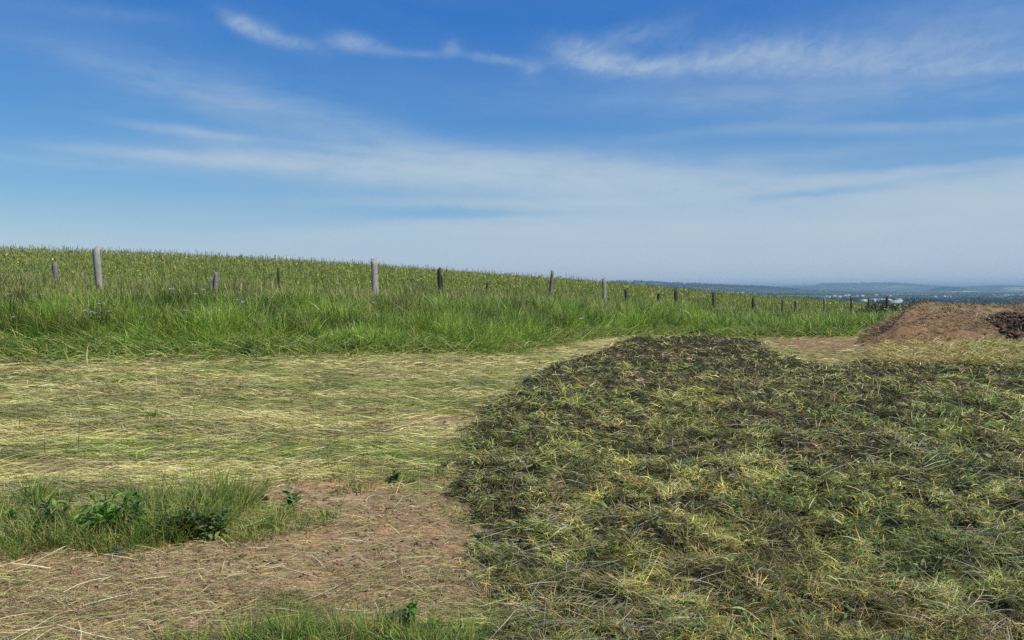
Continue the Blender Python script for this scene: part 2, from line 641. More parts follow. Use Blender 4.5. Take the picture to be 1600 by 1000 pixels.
def plain_material(name, col, rough=.7):
    m, nt = new_mat(name)
    g = nd(nt, 'ShaderNodeNewGeometry')
    n1 = nd(nt, 'ShaderNodeTexNoise')
    n1.inputs['Scale'].default_value = .8
    nt.links.new(g.outputs['Position'], n1.inputs['Vector'])
    mr = nd(nt, 'ShaderNodeMapRange')
    mr.inputs['To Min'].default_value = .85
    mr.inputs['To Max'].default_value = 1.12
    nt.links.new(n1.outputs[0], mr.inputs[0])
    vm = nd(nt, 'ShaderNodeVectorMath', operation='SCALE')
    vm.inputs[0].default_value = tuple(col)
    nt.links.new(mr.outputs[0], vm.inputs['Scale'])
    p = nd(nt, 'ShaderNodeBsdfPrincipled')
    p.inputs['Roughness'].default_value = rough
    nt.links.new(vm.outputs[0], p.inputs['Base Color'])
    o = nd(nt, 'ShaderNodeOutputMaterial')
    nt.links.new(p.outputs[0], o.inputs[0])
    return m


def country_material():
    """far farmland: a patchwork of fields with darker hedge lines"""
    m, nt = new_mat('far_farmland')
    g = nd(nt, 'ShaderNodeNewGeometry')
    mp = nd(nt, 'ShaderNodeMapping')
    mp.inputs['Rotation'].default_value = (0, 0, .35)
    mp.inputs['Scale'].default_value = (1 / 420., 1 / 300., 0)
    nt.links.new(g.outputs['Position'], mp.inputs[0])
    v = nd(nt, 'ShaderNodeTexVoronoi')
    v.inputs['Scale'].default_value = 1
    v.inputs['Randomness'].default_value = .85
    nt.links.new(mp.outputs[0], v.inputs['Vector'])
    sp = nd(nt, 'ShaderNodeSeparateColor')
    nt.links.new(v.outputs['Color'], sp.inputs[0])
    cr = nd(nt, 'ShaderNodeValToRGB')
    cr.color_ramp.interpolation = 'CONSTANT'
    el = cr.color_ramp.elements
    pal = [(0, alb(70, 98, 50)), (.22, alb(84, 112, 58)), (.4, alb(52, 76, 42)), (.58, alb(120, 124, 76)),
           (.64, alb(78, 104, 54)), (.8, alb(56, 80, 44)), (.90, alb(60, 88, 48)), (.965, alb(176, 168, 116))]
    el[0].position = 0
    el[0].color = (*pal[0][1], 1)
    el[1].position = pal[1][0]
    el[1].color = (*pal[1][1], 1)
    for p_, c_ in pal[2:]:
        e = el.new(p_)
        e.color = (*c_, 1)
    nt.links.new(sp.outputs[0], cr.inputs[0])
    n1 = nd(nt, 'ShaderNodeTexNoise')
    n1.inputs['Scale'].default_value = 1 / 500.
    n1.inputs['Detail'].default_value = 8
    n1.inputs['Roughness'].default_value = .6
    nt.links.new(g.outputs['Position'], n1.inputs['Vector'])
    wd = nd(nt, 'ShaderNodeMapRange')
    wd.inputs['From Min'].default_value = .50
    wd.inputs['From Max'].default_value = .54
    nt.links.new(n1.outputs[0], wd.inputs[0])
    mx = nd(nt, 'ShaderNodeMix', data_type='RGBA')
    nt.links.new(wd.outputs[0], mx.inputs[0])
    nt.links.new(cr.outputs[0], mx.inputs[6])
    mx.inputs[7].default_value = (*alb(38, 58, 34), 1)
    p = nd(nt, 'ShaderNodeBsdfDiffuse')
    nt.links.new(mx.outputs[2], p.inputs[0])
    o = nd(nt, 'ShaderNodeOutputMaterial')
    nt.links.new(p.outputs[0], o.inputs[0])
    return m


M_FAR = country_material()

# ------------------------------------------------------------------ ground: one sheet from the camera's feet to the horizon
az_in = np.radians(np.arange(-42, 42.01, .12))
az_out = np.radians(np.concatenate([np.arange(-180, -42, 3.0), np.arange(45, 180, 3.0)]))
AZG = np.sort(np.concatenate([az_in, az_out]))
rr = [0.4]
while rr[-1] < 30000:
    r_ = rr[-1]
    rr.append(r_ * (1.012 if r_ < 3 else 1.0055 if r_ < 32 else 1.02))
RG = np.array(rr)
Rm, Am = np.meshgrid(RG, AZG, indexing='ij')
gx = (Rm * np.sin(Am)).ravel()
gy = (Rm * np.cos(Am)).ravel()
gz = T(gx, gy)
near = (Rm.ravel() < 34)
hm = np.zeros(len(gx), bool)
sm = np.zeros(len(gx))
fr_ = near & (gy > .5)
hm[fr_] = heap_mask(gx[fr_], gy[fr_])
sm[fr_] = np.where(hm[fr_], soil_mask(gx[fr_], gy[fr_], True), soil_mask(gx[fr_], gy[fr_]))
sm[near & (gy <= .5)] = .5


def relief(x, y, heap):
    n = (fbm(x * 1.3, y * 1.3, 3, .5, 2) - .5) * .07 + (fbm(x * 9, y * 9, 3, .6, 8) - .5) * .035
    h = (fbm(x * 3.2, y * 3.6, 4, .62, 21) - .3) * .20 + .0
    h = h + (fbm(x * 8.5, y * 8.5, 3, .6, 33) - .5) * .13
    return n + heap * h


hsoft = np.zeros(len(gx))
hsoft[fr_] = heap_soft(gx[fr_], gy[fr_])
rel = relief(gx, gy, hsoft)
gz = gz + np.where(near, rel * (1 - sst(26, 34, Rm.ravel())), 0)
gzc = gz
n1 = fbm(gx * 2.0, gy * 2.0, 4, .6, 4)
n2 = fbm(gx * 14, gy * 14, 3, .6, 14)
c_soil = alb(154, 128, 94)[None] * (1 - n1[:, None] * .0) * (.70 + .7 * n2[:, None])
c_red = alb(162, 128, 92)[None] * (.75 + .5 * n2[:, None])
c_soil = c_soil * (1 - sst(.5, .7, n1)[:, None]) + c_red * sst(.5, .7, n1)[:, None]
c_thatch = alb(158, 148, 96)[None] * (.6 + .8 * n2[:, None])
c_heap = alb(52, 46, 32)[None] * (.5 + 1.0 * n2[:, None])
c_grass = alb(60, 84, 34)[None] * (.6 + .8 * n2[:, None])
gc = c_thatch * (1 - sm[:, None]) + c_soil * sm[:, None]
gc = np.where((gx > 5)[:, None] & (sm > .3)[:, None], gc * np.array([.80, .76, .72]), gc)
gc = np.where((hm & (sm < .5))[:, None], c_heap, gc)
ve = verge_edge(gx, gy)
isv = (ve > 0.2) | (Rm.ravel() > 40)
isv &= ~((gx > 9) & (gy < 33) & (gy > 0))
gc = np.where(isv[:, None], c_grass, gc)
nr, na = Rm.shape
idx = np.arange(nr * na).reshape(nr, na)
nxt = np.roll(idx, -1, axis=1)
q = np.stack([idx[:-1], nxt[:-1], nxt[1:], idx[1:]], -1).reshape(-1, 4)[:, ::-1]
rq = np.repeat(RG[:-1], na)
ground = build_mesh('ground', np.stack([gx, gy, gz], -1), q, M_GROUND, gc, smooth=True, mat2=M_FAR, midx=(rq > 160).astype(int))
tag(ground, 'mown field, slope and farmland plain reaching the horizon', 'ground', kind='structure')


# ------------------------------------------------------------------ blades
def blades(base, az, el, bend, length, width, col, seg=3, twist=0.0, roll=None, tipw=.15, rootw=.7, headc=None):
    """curved tapering strips; returns verts, quads, cols"""
    N = len(base)
    P = np.zeros((N, seg + 1, 2, 3), np.float32)
    p = base.astype(float).copy()
    if roll is None:
        roll = rng.uniform(-.9, .9, N)
    step = length / seg
    for k in range(seg + 1):
        t = k / seg
        e = el + bend * t
        a = az + twist * t
        d = np.stack([np.cos(e) * np.cos(a), np.cos(e) * np.sin(a), np.sin(e)], -1)
        h = np.stack([-np.sin(a), np.cos(a), np.zeros(N)], -1)
        cr = np.cross(d, h)
        w = np.cos(roll)[:, None] * h + np.sin(roll)[:, None] * cr
        prof = rootw + (1 - rootw) * min(t * 3, 1) if t < .4 else 1 - (1 - tipw) * ((t - .4) / .6) ** 1.3
        hw = (width * prof * .5)[:, None]
        P[:, k, 0] = p - w * hw
        P[:, k, 1] = p + w * hw
        p = p + d * step[:, None]
    V = P.reshape(-1, 3)
    b = (np.arange(N) * (seg + 1) * 2)[:, None]
    k = np.arange(seg)[None] * 2
    i0 = b + k
    Q = np.stack([i0, i0 + 1, i0 + 3, i0 + 2], -1).reshape(-1, 4)
    C = np.repeat(col, (seg + 1) * 2, axis=0)
    if headc is not None:
        t = np.tile(np.repeat(np.linspace(0, 1, seg + 1), 2), N)
        hc = np.repeat(headc, (seg + 1) * 2, axis=0)
        f = sst(.3, .9, t)[:, None]
        C = C * (1 - f) + hc * f
    return V, Q, C


def merge(parts):
    Vs, Qs, Cs, o = [], [], [], 0
    for v, q, c in parts:
        Vs.append(v)
        Qs.append(q + o)
        Cs.append(c)
        o += len(v)
    return np.concatenate(Vs), np.concatenate(Qs), np.concatenate(Cs)


def pick(pal, w, n, jit=.18):
    """random colours of a palette with weights (n,k) or (k,)"""
    w = np.asarray(w, float)
    if w.ndim == 1:
        w = np.tile(w, (n, 1))
    w = w / w.sum(1, keepdims=True)
    c = np.cumsum(w, 1)
    i = (rng.random(n)[:, None] > c).sum(1).clip(0, len(pal) - 1)
    base = np.array([lin(p) for p in pal])[i]
    return base * np.exp(rng.normal(0, jit, (n, 1))) * np.exp(rng.normal(0, .05, (n, 3)))


def screen_samples(n, x0, x1, y0, y1):
    px = rng.uniform(x0, x1, n)
    py = rng.uniform(y0, y1, n)
    X, Y = ground_hit(px, py)
    return X, Y


def zg(x, y, h):
    """height of the finished near ground"""
    r = np.sqrt(x * x + y * y)
    return tn(x, y) + relief(x, y, h) * (1 - sst(26, 34, r))


def clampz(V, lift=.004):
    """keep lying stalks from sinking under the smooth ground"""
    hz = heap_soft(V[:, 0], V[:, 1])
    z = zg(V[:, 0], V[:, 1], hz) + lift
    V[:, 2] = np.maximum(V[:, 2], z + rng.random(len(V)) * .004)
    return V


# --- mown hay lying flat on the left part
n = 420000
X, Y = screen_samples(n, -250, 1000, 540, 1120)
X2, Y2 = screen_samples(60000, 950, 1900, 512, 600)
X = np.concatenate([X, X2])
Y = np.concatenate([Y, Y2])
n = len(X)
hmk = heap_mask(X, Y)
smk = soil_mask(X, Y)
ve = verge_edge(X, Y)
keep = (~hmk) & (ve < .8) & (rng.random(n) > smk * np.where(X > 4, .84, .965))
X, Y, smk = X[keep], Y[keep], smk[keep]
n = len(X)
dist = np.sqrt(X * X + Y * Y)
g = fbm(X * .35, Y * 1.3, 4, .55, 40)
g2 = fbm(X * 1.6, Y * 5.0, 3, .6, 44)
green = sst(.44, .61, g * .7 + g2 * .3)
nearv = sst(-2.2, .4, verge_edge(X, Y))
green = np.clip(green + nearv * .9, 0, 1)
pal = [(144, 158, 76), (122, 142, 64), (192, 182, 108), (214, 203, 142), (172, 158, 112), (96, 102, 62), (142, 122, 90)]
w = np.stack([.32 * green + .07, .34 * green + .03, .42 - .22 * green, .34 - .24 * green, .17 + 0 * green, .06 + 0 * green, .09 + .15 * smk], -1)
col = pick(pal, w, n) * (.72 + .56 * sst(.3, .7, fbm(X * 1.4, Y * 4.5, 3, .6, 47)))[:, None]
axis = (fbm(X * .3, Y * .5, 3, .5, 60) - .5) * 1.6
az = axis + rng.normal(0, .45, n) + (rng.random(n) < .5) * pi
base = np.stack([X, Y, zg(X, Y, 0) + rng.random(n) * .03], -1)
L = rng.gamma(2.2, .055, n).clip(.03, .3) * np.clip(dist / 7, .9, 1.4)
W = np.maximum(.0024, .52 * dist / 804) * rng.uniform(.6, 1.3, n)
W *= np.where(rng.random(n) < .1, 1.6, 1)
hayp = [blades(base, az, rng.uniform(-.02, .30, n), rng.uniform(-.75, -.05, n), L, W, col, 3, rng.normal(0, .5, n))]
V, Q, C = merge(hayp)
V = clampz(V)
hay = build_mesh('mown_hay', V, Q, M_HAY, C)
tag(hay, 'mown grass drying flat in straw and green streaks', 'hay', kind='stuff')

# --- loose stalks on the bare earth
n = 110000
X, Y = screen_samples(n, -260, 900, 560, 1120)
sk = soil_mask(X, Y)
keep = (~heap_mask(X, Y)) & (sk > .3) & (verge_edge(X, Y) < 0) & (rng.random(n) < .42 + .58 * sst(.40, .62, fbm(X * 1.2, Y * 2.2, 4, .6, 66)))
X, Y = X[keep], Y[keep]
n = len(X)
dist = np.sqrt(X * X + Y * Y)
base = np.stack([X, Y, zg(X, Y, 0) + rng.random(n) * .02], -1)
big = rng.random(n) < .004
L = np.where(big, rng.uniform(.15, .4, n), rng.uniform(.015, .10, n))
W = np.maximum(.0018, .45 * dist / 804) * rng.uniform(.6, 1.2, n)
W = np.where(big, np.maximum(W, .7 * dist / 804), W)
col = pick([(206, 190, 140), (182, 164, 112), (132, 110, 82), (96, 80, 62), (150, 152, 86)], [.2, .3, .2, .12, .18], n)
col[big] = pick([(214, 204, 166), (190, 184, 140)], [.6, .4], int(big.sum()))
V, Q, C = blades(base, rng.normal(.15, .9, n) + (rng.random(n) < .5) * pi, rng.uniform(0, .25, n), rng.uniform(-.4, 0, n), L, W, col, 3, rng.normal(0, .4, n), tipw=.5)
V = clampz(V)
o = build_mesh('loose_stalks', V, Q, M_HAY, C)
tag(o, 'scattered pale and brown stalks on the bare earth', 'straw litter', kind='stuff')


# --- soil crumbs
def lumps(cx, cy, cz, size, col, flat=.6):
    n = len(cx)
    dirs = np.array([(1, 0, 0), (-1, 0, 0), (0, 1, 0), (0, -1, 0), (0, 0, 1), (0, 0, -1)], float)
    V = dirs[None] * size[:, None, None] * rng.uniform(.6, 1.3, (n, 6, 1)) + rng.normal(0, .25, (n, 6, 3)) * size[:, None, None]
    V[..., 2] *= flat
    V += np.stack([cx, cy, cz], -1)[:, None]
    tri = np.array([(0, 2, 4), (2, 1, 4), (1, 3, 4), (3, 0, 4), (2, 0, 5), (1, 2, 5), (3, 1, 5), (0, 3, 5)])
    Tt = (np.arange(n) * 6)[:, None, None] + tri[None]
    return V.reshape(-1, 3), Tt.reshape(-1, 3), np.repeat(col, 6, axis=0)


n = 30000
X, Y = screen_samples(n, -300, 1700, 530, 1150)
sk = soil_mask(X, Y)
keep = (sk > .35) & ((~heap_mask(X, Y)) | (soil_mask(X, Y, True) > .5)) & (verge_edge(X, Y) < .3)
X, Y = X[keep], Y[keep]
n = len(X)
dist = np.sqrt(X * X + Y * Y)
size = rng.gamma(1.2, .0065, n).clip(0, .018) * np.clip(dist / 5, .8, 2.6) + .002
V, Tt, C = lumps(X, Y, zg(X, Y, 0) + size * .2, size, pick([(150, 124, 98), (168, 138, 108), (118, 96, 76), (90, 74, 60)], [.40, .32, .2, .08], n))
o = build_mesh('soil_crumbs', V, None, M_GROUND, C, tris=Tt)
tag(o, 'crumbs of dry brown earth strewn over the bare patches', 'soil', kind='stuff')

# --- raked heap of cut weeds on the right
parts = []
n = 400000
X, Y = screen_samples(n, 650, 1850, 515, 1130)
keep = (heap_soft(X, Y, .45) > rng.random(n) * .85 + .04) & (rng.random(n) > soil_mask(X, Y, True) * .95)
X, Y = X[keep], Y[keep]
n = len(X)
dist = np.sqrt(X * X + Y * Y)
zz = zg(X, Y, heap_soft(X, Y))
g = fbm(X * .9, Y * 1.1, 4, .6, 70)
yel = .5 * sst(.64, .74, fbm(X * 1.1 + 3, Y * .7, 3, .55, 91))
_px, _py = px_of(X, Y)
_wob = (fbm(X * 3, Y * 3, 3, .6, 93) - .5) * 2.0
for cx_, cy_, sx_, sy_ in [(1170, 705, 30, 22), (1190, 745, 26, 26), (930, 815, 34, 26), (1000, 925, 30, 26), (1480, 700, 30, 18), (1115, 845, 36, 26), (1425, 862, 30, 22), (1488, 935, 34, 26),
                           (885, 712, 50, 24), (1095, 630, 30, 18), (1592, 622, 22, 26), (1290, 780, 30, 14), (1060, 690, 60, 8), (1370, 760, 40, 10), (1560, 780, 24, 20), (1250, 900, 26, 16), (860, 930, 24, 16)]:
    yel = np.maximum(yel, 1 - sst(.4, 1.6, ((_px - cx_) / sx_) ** 2 + ((_py - cy_) / sy_) ** 2 + _wob * .8))
gry = sst(.50, .66, fbm(X * 1.4, Y * 1.6, 3, .55, 77))
gr = sst(.40, .62, g)
pal = [(116, 134, 62), (84, 110, 48), (146, 146, 84), (166, 152, 98), (134, 112, 84), (168, 164, 136), (164, 170, 88), (72, 82, 46)]
w = np.stack([.30 * gr + .12, .30 * gr + .10, .18 + .1 * gr, .14 + .1 * yel, .16 * (1 - gr) + .04, .02 + .14 * gry, 1.0 * yel + .01, .12 + 0 * gr], -1)
col = pick(pal, w, n, .25)
# blades lie in handfuls: neighbours share direction, tone and lift
hs = .062 * 2.0 ** np.round(np.log2(np.clip(dist / 6, .8, 4)) + rng.uniform(-.5, .5, n))
tu = np.floor(X / hs * 1.0 + 2 * fbm(X * 4, Y * 4, 2, .5, 5)).astype(int)
tv = np.floor(Y / (hs * 1.6) + 2 * fbm(X * 4 + 9, Y * 4, 2, .5, 6)).astype(int)
_h1 = np.random.default_rng(5).random((65536, 3))
thh = _h1[((tu * 73856093) ^ (tv * 19349663)) & 65535]
th1, th2, th3 = thh[:, 0], thh[:, 1], thh[:, 2]
tone = fbm(X * 4.2, Y * 2.6, 4, .65, 88)
col = col * np.array([1.14, 1.04, .92]) * (.52 + .86 * sst(.36, .62, tone))[:, None]
col = col * (.55 + .85 * th2 ** 1.2)[:, None] * np.stack([1 + .18 * (th3 - .5), np.ones(n), 1 - .3 * (th3 - .5)], -1)
gap = (th3 < .20) | (fbm(X * 5, Y * 5, 4, .65, 61) < .41 - .14 * sst(8, 15, dist))
keepg = ~(gap & (rng.random(n) < .86) & (yel < .4))
stiff = rng.random(n) < .08
base = np.stack([X, Y, zz + rng.random(n) * .05 - .02], -1)
dirf = (fbm(X * .8, Y * .8, 3, .5, 55) - .5) * 9
az = np.where(rng.random(n) < .62, th1 * 2 * pi + rng.normal(0, .45, n), rng.uniform(0, 2 * pi, n))
el0 = np.where(stiff, rng.uniform(.1, 1.1, n), rng.uniform(-.1, .45, n) + th2 * .3)
bd = np.where(stiff, rng.uniform(-.5, .0, n), rng.uniform(-1.3, -.2, n))
L = rng.uniform(.04, .135, n) * np.where(stiff, 1.35, 1) * np.clip(dist / 8, .85, 1.5)
W = np.maximum(.0028, .62 * dist / 804) * rng.uniform(.6, 1.3, n) * np.where(yel > .5, .8, 1)
base[:, 2] += th2 * .035
kg = keepg
V, Q, C = blades(base[kg], az[kg], el0[kg], bd[kg], L[kg], W[kg], col[kg], 3, rng.normal(0, .3, int(kg.sum())))
V = clampz(V, .0)
parts.append((V, Q, C))
# torn broad leaves amongst it
n = 22000
X, Y = screen_samples(n, 650, 2100, 515, 1200)
keep = heap_mask(X, Y) & (fbm(X * 1.2, Y * 1.3, 3, .55, 101) > .50) & (soil_mask(X, Y, True) < .4)
X, Y = X[keep], Y[keep]
n = len(X)
dist = np.sqrt(X * X + Y * Y)
col = pick([(98, 120, 62), (128, 138, 88), (78, 100, 50), (150, 152, 118)], [.35, .2, .35, .10], n, .2)
base = np.stack([X, Y, zg(X, Y, heap_soft(X, Y)) + rng.random(n) * .06], -1)
L = rng.uniform(.02, .075, n) * np.clip(dist / 7, .9, 1.6)
V, Q, C = blades(base, rng.uniform(0, 2 * pi, n), rng.uniform(-.1, .9, n), rng.uniform(-1.2, 0, n), L, L * rng.uniform(.18, .42, n), col, 4, rng.normal(0, .9, n), tipw=.1, rootw=.25)
parts.append((clampz(V, 0), Q, C))
# long pale stems
n = 9000
X, Y = screen_samples(n, 650, 2100, 515, 1200)
keep = heap_mask(X, Y) & (fbm(X * .9, Y * .9, 3, .55, 131) > .42) & (soil_mask(X, Y, True) < .4)
X, Y = X[keep], Y[keep]
n = len(X)
dist = np.sqrt(X * X + Y * Y)
col = pick([(178, 172, 132), (150, 146, 120), (130, 118, 92), (190, 188, 160)], [.35, .3, .2, .15], n, .15)
base = np.stack([X, Y, zg(X, Y, heap_soft(X, Y)) + .02 + rng.random(n) * .06], -1)
L = rng.uniform(.08, .28, n)
V, Q, C = blades(base, rng.normal(.2, .8, n) + (rng.random(n) < .5) * pi, rng.uniform(-.05, .5, n), rng.uniform(-.5, 0, n), L, np.maximum(.0025, .48 * dist / 804), col, 4, rng.normal(0, .35, n), tipw=.5)
parts.append((clampz(V, 0), Q, C))
V, Q, C = merge(parts)
o = build_mesh('cut_weeds', V, Q, M_HAY, C)
tag(o, 'thick dark layer of raked cut weeds and stems on the right', 'cut weeds', kind='stuff')

# --- pale straw at the foot of the earth mound
n = 110000
X, Y = screen_samples(n, 1352, 2000, 515, 580)
px, py = px_of(X, Y)
nn = fbm(X * 1.3, Y * 1.3, 3, .5, 12) - .5
keep = (py > 524 + nn * 30 + np.clip((px - 1400) * .08, 0, 30)) & (py < 574 + nn * 24) & (px > 1368 + nn * 50)
X, Y = X[keep], Y[keep]
n = len(X)
dist = np.sqrt(X * X + Y * Y)
gg = sst(1480, 1560, px_of(X, Y)[0])
w = np.stack([.45 - .25 * gg, .3 - .1 * gg, .1 + .35 * gg, .15 + 0 * gg], -1)
col = pick([(196, 178, 112), (176, 154, 94), (156, 162, 80), (140, 118, 78)], w, n)
base = np.stack([X, Y, zg(X, Y, 0) + rng.random(n) * .16], -1)
V, Q, C = blades(base, rng.normal(0, .8, n) + (rng.random(n) < .5) * pi, rng.uniform(-.1, .6, n), rng.uniform(-.9, -.1, n), rng.uniform(.12, .34, n), .55 * dist / 804 * rng.uniform(.6, 1.3, n), col, 3, rng.normal(0, .4, n))
o = build_mesh('straw', clampz(V), Q, M_HAY, C)
tag(o, 'pale yellow straw lying at the foot of the earth mound', 'straw', kind='stuff')

# ------------------------------------------------------------------ tall grass verge
parts = []
n = 300000
px = rng.uniform(-220, 1750, n)
f0 = np.interp(px, VPX, VY)
f1 = np.interp(px, FPX, FY) + 2.5
u = rng.random(n)
Y = f0 + (f1 - f0) * u ** 1.35 - .3
X = (px - 800) / F * Y
ve = verge_edge(X, Y)
keep = (ve > 0) & ~((X > 11.2 + (Y - 25) * .1) & (Y < 31) & (X < 30))
X, Y, ve, px = X[keep], Y[keep], ve[keep], px[keep]
n = len(X)
dist = np.sqrt(X * X + Y * Y)
rel_ = np.clip((Y - np.interp(px, VPX, VY)) / (np.interp(px, FPX, FY) - np.interp(px, VPX, VY)), 0, 1)
cl_ = fbm(X * .7, Y * .7, 4, .55, 200)
cl2 = fbm(X * 2.2, Y * 2.2, 3, .55, 210)
hgt = (.24 + .42 * sst(0, 1.2, ve)) * (.40 + 1.2 * cl2) * (1 - .42 * sst(.45, 1., rel_))
hgt = hgt * np.where(px > 1100, .8, 1)
L = hgt * rng.uniform(.75, 1.35, n)
olive = np.clip(sst(.25, .80, rel_ + (cl_ - .5) * 1.5), 0, 1)
dark = sst(.50, .62, fbm(X * 1.3, Y * 1.1, 3, .55, 230))
pal = [(142, 170, 66), (168, 192, 84), (112, 142, 56), (172, 172, 92), (182, 168, 110), (68, 96, 44), (202, 204, 132)]
w = np.stack([.38 * (1 - olive) + .08, .30 * (1 - olive) + .03, .22 + 0 * olive, .10 + .34 * olive, .02 + .22 * olive, .05 + .9 * dark, .06 + 0 * olive], -1)
col = pick(pal, w, n, .2) * (.72 + .56 * sst(.3, .7, fbm(X * 1.2, Y * 1.2, 4, .6, 240)))[:, None]
base = np.stack([X, Y, tn(X, Y) - .01], -1)
W = np.maximum(.005, .58 * dist / 804) * rng.uniform(.6, 1.25, n)
lean = rng.uniform(1.05, 1.56, n)
V, Q, C = blades(base, rng.uniform(0, 2 * pi, n), lean, rng.uniform(-1.5, -.1, n), L, W, col, 4, rng.normal(0, .3, n), tipw=.12)
parts.append((V, Q, C))
# seed stalks
n = 42000
px = rng.uniform(-260, 1750, n)
f0 = np.interp(px, VPX, VY)
f1 = np.interp(px, FPX, FY) + 2.0
Y = f0 + (f1 - f0) * (.05 + .95 * rng.random(n) ** .8)
X = (px - 800) / F * Y
ok = (fbm(X * .6, Y * .6, 3, .5, 300) > .36 + .2 * rng.random(n)) & (verge_edge(X, Y) > .3) & ~((X > 11) & (Y < 31))
X, Y = X[ok], Y[ok]
n = len(X)
dist = np.sqrt(X * X + Y * Y)
hc = pick([(160, 146, 96), (144, 124, 86), (176, 172, 108), (142, 154, 78), (192, 182, 146)], [.18, .10, .28, .36, .08], n, .25)
sc_ = pick([(132, 152, 66), (150, 146, 78)], [.6, .4], n, .2)
V, Q, C = blades(np.stack([X, Y, tn(X, Y)], -1), rng.uniform(0, 2 * pi, n), rng.uniform(1.25, 1.57, n), rng.uniform(-.5, 0, n), rng.uniform(.32, .74, n), .42 * dist / 804 * rng.uniform(.6, 1.2, n), sc_, 4, tipw=.9, rootw=.5, headc=hc)
parts.append((V, Q, C))
# arched fallen blades along the front edge
n = 26000
px = rng.uniform(-260, 1340, n)
Y = np.interp(px, VPX, VY) + rng.normal(.2, .5, n)
X = (px - 800) / F * Y
dist = np.sqrt(X * X + Y * Y)
col = pick([(134, 160, 66), (160, 170, 86), (100, 132, 52), (184, 176, 104)], [.35, .25, .25, .15], n)
V, Q, C = blades(np.stack([X, Y, tn(X, Y)], -1), rng.normal(-.5, 1.0, n) + (rng.random(n) < .6) * pi, rng.uniform(.15, .9, n), rng.uniform(-1.2, -.3, n), rng.uniform(.3, .75, n), .8 * dist / 804 * rng.uniform(.6, 1.3, n), col, 4, rng.normal(0, .4, n))
V[:, 2] = np.maximum(V[:, 2], tn(V[:, 0], V[:, 1]) + .02)
parts.append((V, Q, C))
V, Q, C = merge(parts)
o = build_mesh('verge_grass', V, Q, M_GRASS, C)
tag(o, 'band of tall green grass with brown seed heads along the fence', 'tall grass', kind='stuff')

# ------------------------------------------------------------------ crop field behind the fence
parts = []
n = 300000
px = rng.uniform(-220, 1560, n)
f0 = np.interp(px, FPX, FY) + 2.8
u = rng.random(n)
Ymax = np.interp(px, [0, 800, 1300, 1500], [78, 84, 104, 104])
Y = 1 / ((1 - u) / f0 + u / Ymax)
X = (px - 800) / F * Y
ok = ~((X > 12) & (Y < 34))
X, Y, px = X[ok], Y[ok], px[ok]
n = len(X)
dist = np.sqrt(X * X + Y * Y)
cn = fbm(X * .35, Y * .35, 4, .6, 400)
cn2 = fbm(X * 1.4, Y * 1.0, 3, .6, 410)
col = pick([(150, 166, 80), (176, 182, 96), (128, 150, 68), (190, 188, 124), (106, 130, 60)],
           np.stack([.3 + 0 * cn, .1 + .4 * sst(.4, .65, cn), .25 + 0 * cn, .12 + 0 * cn, .1 + .3 * sst(.5, .7, cn2)], -1), n, .2)
crop_h = np.interp(px, [0, 1000, 1250, 1450], [1.08, 1.04, .92, .8])
ch = crop_h * rng.uniform(.55, 1.0, n) * (.66 + .62 * cn2)
ch = np.where(rng.random(n) < .07, ch * rng.uniform(1.05, 1.4, n), ch) * (.55 + .45 * sst(0, 5, Y - f0[ok]))
z0 = .30 * ch
W = .48 * dist / 804 * rng.uniform(.5, 1.3, n)
V, Q, C = blades(np.stack([X, Y, tn(X, Y) + z0], -1), rng.uniform(0, 2 * pi, n), rng.uniform(.75, 1.57, n), rng.uniform(-.6, .4, n), ch - z0, W, col, 3, tipw=.35)
parts.append((V, Q, C))
# side pods, flowers
n = 150000
px = rng.uniform(-220, 1560, n)
f0 = np.interp(px, FPX, FY) + 3.5
u = rng.random(n) ** .9
Y = 1 / ((1 - u) / f0 + u / Ymax.max())
Y = np.minimum(Y, np.interp(px, [0, 800, 1300, 1500], [76, 84, 104, 104]) - rng.random(n) * 10)
X = (px - 800) / F * Y
ok = ~((X > 12) & (Y < 34))
X, Y, px = X[ok], Y[ok], px[ok]
n = len(X)
dist = np.sqrt(X * X + Y * Y)
fl = fbm(X * .5, Y * .5, 3, .6, 420)
isf = rng.random(n) < (.14 * sst(.46, .66, fl) + .010) * np.where(px > 1080, .25, 1)
crop_h = np.interp(px, [0, 1000, 1250, 1450], [1.12, 1.08, .95, .8])
ph = tn(X, Y) + crop_h * rng.uniform(.55, 1.0, n) * (.55 + .45 * sst(0, 5, Y - f0[ok]))
col = pick([(146, 152, 78), (124, 138, 66), (172, 166, 112)], [.45, .35, .2], n, .2)
col[isf] = pick([(224, 206, 60), (214, 214, 120)], [.75, .25], int(isf.sum()), .1)
W = np.where(isf, 1.3, .5) * dist / 804 * rng.uniform(.6, 1.2, n)
V, Q, C = blades(np.stack([X, Y, ph], -1), rng.uniform(0, 2 * pi, n), rng.uniform(.1, 1.2, n), rng.uniform(-.2, .4, n), np.where(isf, W * 1.2, rng.uniform(.08, .2, n)), W, col, 2, tipw=.5)
parts.append((V, Q, C))
